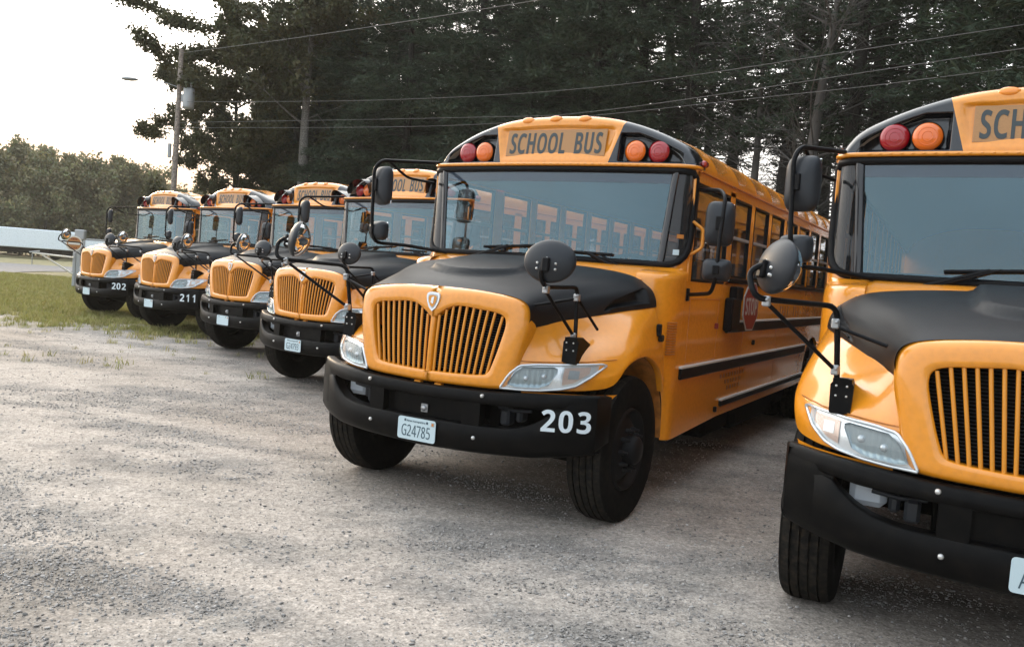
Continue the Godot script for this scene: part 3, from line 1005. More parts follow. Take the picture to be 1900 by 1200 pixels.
			quad(st, Vector3(1.202 * s, y0, z0), Vector3(1.202 * s, y0, z1), Vector3(1.202 * s, 2.5, z1), Vector3(1.202 * s, 2.5, z0))
			part("pane", st, M.window_glass, wo)
		for rl in [[1.775, 0.045, -2.9, false], [1.345, 0.09, -2.95, true], [1.005, 0.085, -1.72, true], [0.655, 0.05, -2.95, true]]:
			var segs := [[rl[2], -L_BUS]] if rl[0] > 1.2 else [[rl[2], -6.76], [-8.04, -L_BUS]]
			for sg in segs:
				st = st_new()
				rbox(st, Vector3(1.232 * s, rl[0], (sg[0] + sg[1]) * 0.5), Vector3(0.03, rl[1], absf(sg[1] - sg[0])), 0.008)
				var rail := part("rub_rail", st, M.black, bus)
				if rl[3]:
					st = st_new()
					rbox(st, Vector3(1.232 * s, rl[0] + rl[1] * 0.5 + 0.010, (sg[0] + sg[1]) * 0.5), Vector3(0.032, 0.018, absf(sg[1] - sg[0])), 0.002)
					part("rail_stripe", st, M.white_line, rail)
		for k in 5:
			st = st_new()
			rbox(st, Vector3(1.2205 * s, 1.18, -3.6 - k * 1.47), Vector3(0.004, 1.15, 0.008), 0.001)
			part("panel_seam", st, M.yellow_dull, bus)
		# faded lettering on the side, too worn to read
		st = st_new()
		for word in [[-5.2, 4], [-5.95, 3], [-6.55, 4], [-7.3, 3]]:
			for k in word[1]:
				var zc: float = word[0] - k * 0.135
				rbox(st, Vector3(1.221 * s, 1.485, zc), Vector3(0.004, 0.13, 0.028), 0.001)
				rbox(st, Vector3(1.221 * s, 1.54 - 0.055 * (k % 3), zc - 0.04), Vector3(0.004, 0.022, 0.055), 0.001)
		for line in [[0.905, 9, -2.95], [0.845, 6, -3.12], [0.785, 5, -3.2]]:
			for k in line[1]:
				rbox(st, Vector3(1.221 * s, line[0], line[2] - k * 0.1), Vector3(0.004, 0.036, 0.05 + 0.02 * (k % 2)), 0.001)
		tag(part("worn_lettering", st, M.side_ink, bus), "", "", "", "stuff")
	# access hatch, fuel door and small hooks on the driver's side
	st = st_new()
	for e in [[-1.86, 1.60, -2.68, 1.60], [-1.86, 1.08, -2.68, 1.08], [-1.86, 1.08, -1.86, 1.60], [-2.68, 1.08, -2.68, 1.60]]:
		rbox(st, Vector3(1.2215, (e[1] + e[3]) * 0.5, (e[0] + e[2]) * 0.5), Vector3(0.006, absf(e[3] - e[1]) + 0.006, absf(e[2] - e[0]) + 0.006), 0.001)
	part("hatch_seam", st, M.yellow_dull, bus)
	for q in [[1.18, -4.0], [1.37, -2.62], [0.62, -2.8]]:
		st = st_new()
		rbox(st, Vector3(1.235, q[0], q[1]), Vector3(0.03, 0.05, 0.03), 0.006)
		part("latch", st, M.stop_red if q[0] > 1.3 else M.black, bus)
	# grab handle
	rod(bus, "grab_handle", [[1.22, 1.94, -1.76], [1.30, 2.0, -1.79], [1.30, 2.14, -1.79], [1.22, 2.2, -1.76]], 0.013, 0.03, M.yellow_bar)
	# stop arm, folded back against the side
	st = st_new()
	rbox(st, Vector3(1.262, 1.47, -3.0), Vector3(0.08, 0.30, 0.28), 0.012)
	rbox(st, Vector3(1.258, 1.66, -3.1), Vector3(0.07, 0.13, 0.24), 0.012)
	var arm := part("stop_arm", st, M.black, bus)
	var oct := []
	var oct2 := []
	for k in 8:
		var a := TAU * (k + 0.5) / 8
		oct.append([cos(a) * 0.245, sin(a) * 0.245])
		oct2.append([cos(a) * 0.228, sin(a) * 0.228])
	var oxf := Transform3D(Basis(Vector3(0.05, 0, -0.9987), Vector3.UP, Vector3(0.9987, 0, 0.05)), Vector3(1.33, 1.55, -3.36))
	st = st_new()
	prism(st, V2(oct), 0.008, oxf)
	part("stop_sign", st, M.stop_white, arm)
	st = st_new()
	prism(st, V2(oct2), 0.003, oxf * Transform3D(Basis(), Vector3(0, 0, 0.0075)))
	part("stop_sign_face", st, M.stop_red, arm)
	lettering("STOP", 0.36, 0.16, M.stop_white, arm, oxf * Transform3D(Basis(), Vector3(0, 0, 0.0105)), true)
	# ---- inside
	st = st_new()
	rbox(st, Vector3(0, 0.97, (-1.6 - L_BUS) * 0.5), Vector3(2.36, 0.06, L_BUS - 1.66), 0.005)
	part("floor", st, M.floor_rubber, bus)
	st = st_new()
	rbox(st, Vector3(0, 1.66, -1.83), Vector3(2.2, 0.26, 0.30), 0.06)
	rbox(st, Vector3(0.5, 1.80, -1.86), Vector3(0.62, 0.10, 0.24), 0.04)
	part("dashboard", st, M.dash, bus)
	st = st_new()
	var wc := Transform3D(Basis(Vector3.RIGHT, 0.6), Vector3(0.52, 1.80, -2.14))
	var wr := PackedVector3Array()
	for k in 33: wr.append(wc * Vector3(cos(TAU * k / 32) * 0.23, 0, sin(TAU * k / 32) * 0.23))
	tube(st, wr, 0.016, 8, -1.0, false)
	for k in 3: tube(st, V([wc * Vector3.ZERO, wc * Vector3(cos(TAU * k / 3) * 0.23, 0, sin(TAU * k / 3) * 0.23)]), 0.014, 6)
	part("steering_wheel", st, M.black, bus)
	var seat_mesh: Mesh = null
	for k in 12:
		for x in [-0.72, 0.72]:
			if k == 0 and x < 0: continue
			if seat_mesh == null:
				var sst := st_new()
				rbox(sst, Vector3(0, 0.56, -0.2), Vector3(0.9, 0.78, 0.10), 0.04)
				rbox(sst, Vector3(0, 0.34, 0.05), Vector3(0.9, 0.14, 0.42), 0.05)
				rbox(sst, Vector3(0, 0.14, 0.02), Vector3(0.04, 0.28, 0.36), 0.01)
				sst.generate_normals()
				seat_mesh = sst.commit()
			var so := part("seat", seat_mesh, M.seat, bus)
			so.position = Vector3(x if k > 0 else 0.52, 1.0, -2.75 - k * 0.735)
			if k == 0: so.scale.x = 0.6
	# ---- running gear
	st = st_new()
	for s in [-1, 1]: rbox(st, Vector3(0.43 * s, 0.72, (-0.25 - L_BUS) * 0.5), Vector3(0.09, 0.24, L_BUS - 0.3), 0.01)
	rbox(st, Vector3(0, 0.95, -0.85), Vector3(0.84, 0.75, 1.0), 0.1)
	rbox(st, Vector3(0, 0.42, -0.93), Vector3(1.8, 0.12, 0.12), 0.02)
	rbox(st, Vector3(0, 0.50, -7.4), Vector3(1.5, 0.22, 0.22), 0.04)
	rbox(st, Vector3(0.75, 0.72, -4.2), Vector3(0.6, 0.4, 1.3), 0.06)
	part("chassis", st, M.dark, bus)
	for s in [-1.0, 1.0]:
		for q in [[-3.4, 0.8, 0.30], [-4.9, 1.7, 0.26], [-6.2, 0.5, 0.32], [-9.6, 1.6, 0.34]]:
			st = st_new()
			rbox(st, Vector3(0.82 * s, (q[2] + 0.9) * 0.5, q[0]), Vector3(0.55, 0.9 - q[2], q[1]), 0.05)
			part("underbody_box", st, M.dark, bus)
	for s in [-1.0, 1.0]:
		make_wheel(bus, Vector3(1.045 * s, 0.515, -0.93), s, false, true)
		make_wheel(bus, Vector3(1.04 * s, 0.515, -7.4), s, true, false)
	st = st_new()
	rbox(st, Vector3(0.9, 0.62, -1.56), Vector3(0.4, 0.26, 0.012), 0.003)
	part("mud_flap", st, M.rubber, bus)
	# ---- mirrors on the fenders
	for s in [-1.0, 1.0]:
		var base := Vector3(0.93 * s, 1.22, -0.41)
		st = st_new()
		prism(st, V2([[-0.05, -0.09], [0.05, -0.09], [0.055, 0.05], [0.03, 0.085], [-0.03, 0.085], [-0.055, 0.05]]), 0.03, Transform3D(Basis(Vector3.RIGHT, -0.12), base + Vector3(0, 0, 0.055)))
		prism(st, V2([[-0.30, -0.02], [-0.12, -0.12], [0.06, -0.09], [0.06, 0.085], [-0.03, 0.085]]), 0.09, Transform3D(Basis(Vector3(0, 0, 1), Vector3.UP, Vector3(-1, 0, 0)), base + Vector3(0.045, 0, 0.02)))
		var mount := part("mirror_mount", st, M.bumper, bus)
		for q in [[-0.025, 0.05], [0.025, 0.05], [-0.025, 0.0], [0.025, 0.0], [-0.025, -0.05], [0.025, -0.05]]:
			st = st_new()
			lathe(st, V2([[0.006, 0.0], [0.005, 0.005], [0.0, 0.006]]), Transform3D(Basis(Vector3.RIGHT, Vector3(0, 0, 1), Vector3.UP), base + Vector3(q[0], q[1], 0.087 + q[1] * 0.12)), 8)
			part("screw", st, M.bolt, mount)
		if s < 0:
			rod(bus, "mirror_arm", [[-0.96, 1.30, -0.36], [-0.985, 1.66, -0.32], [-1.31, 1.672, 0.10], [-1.36, 1.80, 0.04], [-1.28, 1.845, 0.0]], 0.0145, 0.07)
			rod(bus, "mirror_brace", [[-1.264, 1.655, 0.03], [-0.975, 1.35, -0.33]], 0.011)
			rod(bus, "mirror_brace", [[-0.985, 1.56, -0.32], [-0.74, 1.49, -0.28]], 0.010)
			rod(bus, "mirror_brace", [[-0.985, 1.58, -0.32], [-1.0, 1.35, -0.66]], 0.010)
			clamp_at(bus, Vector3(-1.264, 1.662, 0.03))
			clamp_at(bus, Vector3(-0.986, 1.575, -0.32))
			clamp_at(bus, Vector3(-0.97, 1.345, -0.335))
			oval_mirror(bus, Vector3(-1.241, 1.83, -0.045), Vector3(-0.70, 0.16, 0.52))
		else:
			rod(bus, "mirror_arm", [[0.935, 1.28, -0.38], [0.915, 1.635, -0.40], [0.885, 1.625, 0.02], [0.865, 1.70, 0.06], [0.885, 1.78, 0.05]], 0.0145, 0.06)
			rod(bus, "mirror_brace", [[0.885, 1.60, 0.0], [0.925, 1.315, -0.37]], 0.011)
			rod(bus, "mirror_brace", [[0.915, 1.56, -0.40], [0.70, 1.495, -0.21]], 0.010)
			rod(bus, "mirror_brace", [[0.915, 1.57, -0.40], [0.985, 1.355, -0.62]], 0.010)
			clamp_at(bus, Vector3(0.885, 1.61, -0.005))
			clamp_at(bus, Vector3(0.915, 1.565, -0.40))
			clamp_at(bus, Vector3(0.925, 1.31, -0.375))
			oval_mirror(bus, Vector3(0.89, 1.785, -0.02), Vector3(0.12, 0.10, 0.95))
	# ---- side mirrors
	for s in [-1.0, 1.0]:
		var head := Vector3(-1.337, 2.36, -1.112) if s < 0 else Vector3(1.507, 2.17, -1.5)
		var low := Vector3(-1.343, 1.975, -1.10) if s < 0 else Vector3(1.535, 1.828, -1.42)
		var yaw := -0.35 if s < 0 else 0.2
		if s < 0:
			rod(bus, "mirror_arm", [[-1.18, 2.642, -1.72], [-1.36, 2.575, -1.12], [-1.385, 2.50, -1.06], [-1.36, 2.05, -1.04], [-1.345, 1.87, -1.06], [-1.20, 1.87, -1.30], [-0.93, 1.835, -1.57]], 0.0155, 0.07)
			rod(bus, "mirror_brace", [[-1.345, 2.58, -1.2], [-1.32, 2.47, -1.45], [-1.225, 2.46, -1.72]], 0.012, 0.06)
		else:
			rod(bus, "mirror_arm", [[1.22, 2.455, -1.84], [1.46, 2.43, -1.63], [1.535, 2.36, -1.50], [1.54, 2.1, -1.42], [1.545, 1.78, -1.385], [1.50, 1.655, -1.46], [1.23, 1.63, -1.765]], 0.0155, 0.07)
			st = st_new()
			rbox(st, Vector3(1.228, 1.63, -1.765), Vector3(0.02, 0.10, 0.05), 0.005)
			part("mirror_bracket", st, M.black, bus)
		var b := Basis(Vector3.UP, yaw)
		for hd in [[head, Vector3(0.215, 0.33, 0.11), "side_mirror"], [low, Vector3(0.21, 0.165, 0.11), "convex_mirror"]]:
			st = st_new()
			var prof := []
			for k in 9:
				var t := k / 8.0
				var sc := [0.94, 1.0, 1.0, 0.97, 0.91, 0.82, 0.66, 0.42, 0.0][k] as float
				var row := PackedVector3Array()
				for a in 33:
					var an := TAU * a / 32
					var cx: float = signf(cos(an)) * pow(absf(cos(an)), 0.45) * hd[1].x * 0.5 * sc
					var cy: float = signf(sin(an)) * pow(absf(sin(an)), 0.45) * hd[1].y * 0.5 * sc
					row.append(hd[0] + b * Vector3(cx, cy, lerpf(-0.05, 0.06, pow(t, 0.8))))
				prof.append(row)
			grid(st, prof)
			var mo := part(hd[2], st, M.housing, bus)
			st = st_new()
			rbox(st, hd[0] + b * Vector3(0, 0, -0.047), Vector3(hd[1].x * 0.88, hd[1].y * 0.9, 0.008), 0.003, b)
			part("mirror_glass", st, M.mirror, mo)
			st = st_new()
			rbox(st, hd[0] + b * Vector3(0, 0, 0.062), Vector3(0.05, minf(hd[1].y * 0.4, 0.1), 0.02), 0.005, b)
			part("mirror_bracket", st, M.black, mo)
	return bus

func add_visors(bus: Node3D) -> void:
	for s in [-1.0, 1.0]:
		var st := st_new()
		var rows := []
		for j in 6:
			var t := j / 5.0
			var row := PackedVector3Array()
			for i in 21:
				var a := lerpf(PI * 1.02, -0.02 * PI, i / 20.0)
				var x := 0.81 + cos(a) * 0.255
				var y := 2.70 + pow(maxf(sin(a), 0.0), 0.7) * (roof_y(x) - 2.70 - 0.055)
				var ext := 0.19 * t * (0.35 + 0.65 * maxf(sin(a), 0.0))
				row.append(Vector3(x * s, y - 0.02 * t, face_z(x, y) + 0.004 + ext))
			rows.append(row)
		grid(st, rows)
		part("lamp_visor", st, M.gloss_black, bus)

func dress(bus: Node3D, number: String, plate_text: String) -> void:
	if number:
		for k in number.length():
			var x := 0.893 + k * 0.098
			var slope := (bumper_z(x + 0.02) - bumper_z(x - 0.02)) / 0.04
			var n := Vector3(-slope, 0, 1).normalized()
			var b := Basis(Vector3.UP.cross(n).normalized(), Vector3.UP, n)
			lettering(number[k], 0.052 if number[k] == "1" else 0.092, 0.142, M.white_number, bus, Transform3D(b, Vector3(x, 0.772, bumper_z(x)) + n * 0.012), true, "fleet_number")
	var px := Transform3D(Basis(), Vector3(-0.008, 0.594, 0.012))
	var st := st_new()
	var pl := []
	for c in [[1, 1, 0], [-1, 1, 1], [-1, -1, 2], [1, -1, 3]]:
		for k in 4:
			var a: float = (c[2] + k / 3.0) * PI / 2
			pl.append([c[0] * 0.137 + cos(a) * 0.018, c[1] * 0.058 + sin(a) * 0.018])
	prism(st, V2(pl), 0.004, px)
	var plate := part("licence_plate", st, M.plate, bus)
	if plate_text:
		lettering(plate_text, 0.235, 0.078, M.plate_ink, plate, px * Transform3D(Basis(), Vector3(-0.004, -0.014, 0.0045)))
		lettering("New Hampshire", 0.15, 0.018, M.plate_ink, plate, px * Transform3D(Basis(), Vector3(-0.005, 0.051, 0.0045)))
	for x in [-0.095, 0.085]:
		st = st_new()
		lathe(st, V2([[0.009, 0.003], [0.008, 0.008], [0.0, 0.009]]), px * Transform3D(Basis(Vector3.RIGHT, Vector3(0, 0, 1), Vector3.UP), Vector3(x, 0.055, 0)), 8)
		part("plate_bolt", st, M.plate_ink, plate)
	st = st_new()
	rbox(st, px * Vector3(0.132, 0.05, 0.005), Vector3(0.026, 0.026, 0.002), 0.0005)
	part("plate_sticker", st, M.stop_white, plate)
	st = st_new()
	rbox(st, px * Vector3(0.132, 0.05, 0.0065), Vector3(0.014, 0.016, 0.002), 0.0005)
	part("sticker_print", st, M.yellow_dull, plate)

# ------------------------------------------------------------------ plants
var spray_mesh: ArrayMesh
var leaf_mesh: ArrayMesh
var clump_mesh: ArrayMesh

func rv() -> Vector3:
	var v := Vector3(rng.randf_range(-1, 1), rng.randf_range(-1, 1), rng.randf_range(-1, 1))
	return v.normalized() if v.length() > 0.01 else Vector3.UP

func make_leaf_meshes() -> void:
	# a spray of needle bundles along a short twig (about 0.45 m, along +z)
	var st := st_new()
	flat(st)
	for k in 26:
		var z := rng.randf_range(0.0, 0.42)
		var side := rv()
		side.y *= 0.45
		side.z = absf(side.z) * 0.8 + 0.35
		side = side.normalized()
		var len := rng.randf_range(0.10, 0.2)
		var w := side.cross(rv()).normalized() * rng.randf_range(0.008, 0.016)
		var a := Vector3(0, 0, z)
		var tip := a + side * len
		quad(st, a - w * 0.5, a + side * len * 0.5 - w, tip, a + side * len * 0.5 + w)
	st.generate_normals()
	spray_mesh = st.commit()
	# a cluster of broad leaves
	st = st_new()
	flat(st)
	for k in 11:
		var c := rv() * rng.randf_range(0.05, 0.28)
		var n := (rv() + Vector3(0, 0.5, 0)).normalized()
		var u := n.cross(rv()).normalized()
		var w := n.cross(u)
		var l := rng.randf_range(0.06, 0.10)
		quad(st, c - u * l, c + w * l * 0.6 - n * 0.012, c + u * l, c - w * l * 0.6 - n * 0.012)
	st.generate_normals()
	leaf_mesh = st.commit()
	# a grass tuft
	st = st_new()
	flat(st)
	for k in 9:
		var a := rng.randf() * TAU
		var o := Vector3(cos(a), 0, sin(a)) * rng.randf_range(0.0, 0.07)
		var lean := Vector3(rng.randf_range(-0.04, 0.04), 0, rng.randf_range(-0.04, 0.04))
		var h := rng.randf_range(0.04, 0.10)
		var w := Vector3(cos(a * 3.1), 0, sin(a * 3.1)) * 0.005
		quad(st, o - w, o + w, o + lean * 0.5 + w * 0.7 + Vector3(0, h * 0.6, 0), o + lean * 0.5 - w * 0.7 + Vector3(0, h * 0.6, 0))
		tri(st, o + lean * 0.5 - w * 0.7 + Vector3(0, h * 0.6, 0), o + lean * 0.5 + w * 0.7 + Vector3(0, h * 0.6, 0), o + lean * 1.4 + Vector3(0, h, 0))
	st.generate_normals()
	clump_mesh = st.commit()

func multi(called: String, mesh: Mesh, xfs: Array, cols: Array, m: Material, parent: Node) -> MultiMeshInstance3D:
	var mm := MultiMesh.new()
	mm.transform_format = MultiMesh.TRANSFORM_3D
	mm.use_colors = true
	mm.mesh = mesh
	mm.instance_count = xfs.size()
	for i in xfs.size():
		mm.set_instance_transform(i, xfs[i])
		mm.set_instance_color(i, cols[i])
	var o := MultiMeshInstance3D.new()
	o.name = numbered(parent, called)
	o.multimesh = mm
	o.material_override = m
	parent.add_child(o, true)
	o.set_meta("kind", "stuff")
	return o

func aim(dir: Vector3, roll: float, sc: float, at: Vector3) -> Transform3D:
	var up := Vector3.UP if absf(dir.normalized().y) < 0.95 else Vector3.RIGHT
	var b := Basis.looking_at(-dir.normalized(), up)
	return Transform3D((b * Basis(Vector3(0, 0, 1), roll)).scaled(Vector3.ONE * sc), at)

# a pine or fir: trunk, whorls of limbs from base_h up, needle sprays on the outer limbs, dead limbs below
func conifer(root: Node3D, h: float, base_h: float, reach: float, dense: float, dead: int, seed_: int) -> void:
	rng.seed = seed_
	var st := st_new()
	var path := PackedVector3Array()
	var lean := Vector3(rng.randf_range(-0.03, 0.03), 0, rng.randf_range(-0.03, 0.03))
	for i in 9:
		var t := i / 8.0
		path.append(Vector3(sin(t * 5 + seed_) * 0.08, h * t, cos(t * 4 + seed_) * 0.08) + lean * h * t)
	tube(st, path, 0.13 + h * 0.008, 9, 0.03)
	var trunk := part("trunk", st, M.bark, root)
	var at := func(y: float) -> Vector3:
		var t := clampf(y / h, 0, 1) * 8
		var i := mini(int(t), 7)
		return path[i].lerp(path[i + 1], t - i)
	var limbs := st_new()
	var xfs := []
	var cols := []
	var y := base_h
	while y < h - 0.4:
		var k := (y - base_h) / (h - base_h)
		var l0 := reach * (1.0 - pow(k, 1.6)) * smoothstep(-0.15, 0.15, k) + 0.4
		for q in rng.randi_range(4, 6):
			var a := rng.randf() * TAU
			var l := l0 * rng.randf_range(0.6, 1.1)
			var d := Vector3(cos(a), rng.randf_range(-0.05, 0.22), sin(a)).normalized()
			var p0: Vector3 = at.call(y + rng.randf_range(-0.2, 0.2))
			var pts := PackedVector3Array()
			for j in 5:
				var t := j / 4.0
				pts.append(p0 + d * l * t + Vector3(0, -0.16 * l * t * t + 0.05 * l * pow(t, 4), 0))
			tube(limbs, pts, 0.018 + l * 0.007, 4, 0.006, false)
			var n := int(l * 8.5 * dense)
			for j in n:
				var t := sqrt(rng.randf_range(0.06, 1.0))
				var c := pts[0].lerp(pts[4], t) + Vector3(0, -0.1 * l * t * t, 0)
				var side := d.cross(Vector3.UP).normalized() * (1.0 if rng.randf() < 0.5 else -1.0)
				var spread := (1.0 - t * 0.6) * l * 0.32 * rng.randf()
				c += side * spread + Vector3(0, rng.randf_range(-0.12, 0.12), 0)
				var dir := (d * 0.8 + side * rng.randf_range(0.0, 1.0) + Vector3(0, rng.randf_range(-0.25, 0.35), 0))
				xfs.append(aim(dir, rng.randf() * TAU, rng.randf_range(0.75, 1.35), c))
				var g := rng.randf_range(0.65, 1.35)
				cols.append(Color(g * rng.randf_range(0.9, 1.15), g, g * rng.randf_range(0.8, 1.1)))
		y += rng.randf_range(0.32, 0.55)
	for q in dead:
		var yy := rng.randf_range(1.5, base_h + 1.5)
		var a := rng.randf() * TAU
		var l := rng.randf_range(0.8, 2.4)
		var d := Vector3(cos(a), rng.randf_range(-0.1, 0.35), sin(a)).normalized()
		var p0: Vector3 = at.call(yy)
		var p1 := p0 + d * l * 0.5 + Vector3(0, rng.randf_range(-0.1, 0.1), 0)
		var p2 := p0 + d * l + Vector3(0, rng.randf_range(-0.3, 0.2), 0)
		tube(limbs, PackedVector3Array([p0, p1, p2]), 0.02, 3, 0.004, false)
		for j in 4:
			var s0 := p0.lerp(p2, rng.randf_range(0.3, 0.95))
			var e0 := s0 + (d + rv() * 0.9).normalized() * rng.randf_range(0.25, 0.7)
			tube(limbs, PackedVector3Array([s0, e0]), 0.007, 3, 0.003, false)
	part("limbs", limbs, M.twig, trunk)
	multi("crown", spray_mesh, xfs, cols, M.needle, root)

func broadleaf(root: Node3D, h: float, fork: float, reach: float, clusters: int, leaf_scale: float, bark_m: Material, leaf_m: Material, seed_: int, bare := false) -> void:
	rng.seed = seed_
	var st := st_new()
	var path := PackedVector3Array()
	for i in 7:
		var t := i / 6.0
		path.append(Vector3(sin(t * 4 + seed_) * 0.25 * t, h * 0.8 * t, cos(t * 3 + seed_) * 0.25 * t))
	tube(st, path, 0.12 + h * 0.011, 9, 0.05)
	var trunk := part("trunk", st, bark_m, root)
	var limbs := st_new()
	var ends := []
	for q in (24 if bare else 22):
		var t := rng.randf_range(fork / (h * 0.8), 1.0)
		var i := mini(int(t * 6), 5)
		var p0 := path[i].lerp(path[i + 1], t * 6 - i)
		var a := rng.randf() * TAU
		var l := reach * (1.15 - 0.55 * t) * rng.randf_range(0.6, 1.1)
		var d := Vector3(cos(a), rng.randf_range(0.1, 0.6) + t * 0.4, sin(a)).normalized()
		var pts := PackedVector3Array()
		for j in 5:
			var u := j / 4.0
			pts.append(p0 + d * l * u + Vector3(sin(u * 5 + q) * 0.12, 0.0 if not bare else 0.35 * u * u, cos(u * 4 + q) * 0.12) * l * 0.25)
		tube(limbs, pts, 0.05 if not bare else 0.03, 5, 0.012, false)
		for k in (7 if not bare else 9):
			var s0 := pts[rng.randi_range(1, 4)]
			var dd := (d + rv() * 0.9).normalized()
			var e := s0 + dd * l * rng.randf_range(0.2, 0.5)
			tube(limbs, PackedVector3Array([s0, (s0 + e) * 0.5 + rv() * 0.06, e]), 0.018 if not bare else 0.010, 3, 0.005, false)
			ends.append([s0, e])
			if bare:
				for j in 5:
					var s1 := s0.lerp(e, rng.randf_range(0.25, 1.0))
					tube(limbs, PackedVector3Array([s1, s1 + (dd + rv()).normalized() * rng.randf_range(0.3, 0.8)]), 0.006, 3, 0.003, false)
	part("limbs", limbs, bark_m, trunk)
	if clusters > 0:
		var xfs := []
		var cols := []
		for k in clusters:
			var e: Array = ends[rng.randi_range(0, ends.size() - 1)]
			var c: Vector3 = e[0].lerp(e[1], sqrt(rng.randf())) + rv() * rng.randf() * 0.45 * leaf_scale
			xfs.append(aim(rv(), rng.randf() * TAU, leaf_scale * rng.randf_range(0.7, 1.3), c))
			var g := rng.randf_range(0.7, 1.35)
			cols.append(Color(g * rng.randf_range(0.85, 1.25), g, g * rng.randf_range(0.7, 1.1)))
		multi("crown", leaf_mesh, xfs, cols, leaf_m, root)

func copy_tree(src: Node3D, at: Vector3, turn: float, sc: float, label: String, group: String) -> Node3D:
	var r: Node3D = src.duplicate()
	r.name = numbered(self, String(src.name).rstrip("0123456789_"))
	add_child(r, true)
	r.position = at
	r.rotation.y = turn
	r.scale = Vector3.ONE * sc
	tag(r, label, src.get_meta("category"), group)
	return r

# ------------------------------------------------------------------ ground
func lot_edge(x: float) -> float:     # the grass begins beyond this z
	return -12.7 + 0.43 * x

func axis(stops: Array) -> PackedFloat32Array:
	var out := PackedFloat32Array()
	for i in stops.size() - 1:
		var n := int(ceil(absf(stops[i + 1][0] - stops[i][0]) / stops[i][1]))
		for k in n: out.append(lerpf(stops[i][0], stops[i + 1][0], float(k) / n))
	out.append(stops[stops.size() - 1][0])
	return out

var n_big: FastNoiseLite
var n_mid: FastNoiseLite
var n_fine: FastNoiseLite

func grass_share(x: float, z: float) -> float:
	var d := lot_edge(x) - z + n_mid.get_noise_2d(x * 3.0, z * 3.0) * 1.8 + n_big.get_noise_2d(x, z) * 1.2
	var g := smoothstep(-0.3, 2.4, d) * (1.0 - smoothstep(-7.0, -2.6, x - 0.3 * (z + 13.0) + n_mid.get_noise_2d(x * 2.0 + 50, z * 2.0) * 2.0))
	g *= 1.0 - 0.75 * smoothstep(0.12, 0.4, n_mid.get_noise_2d(x * 1.3 - 70, z * 2.2))
	return g

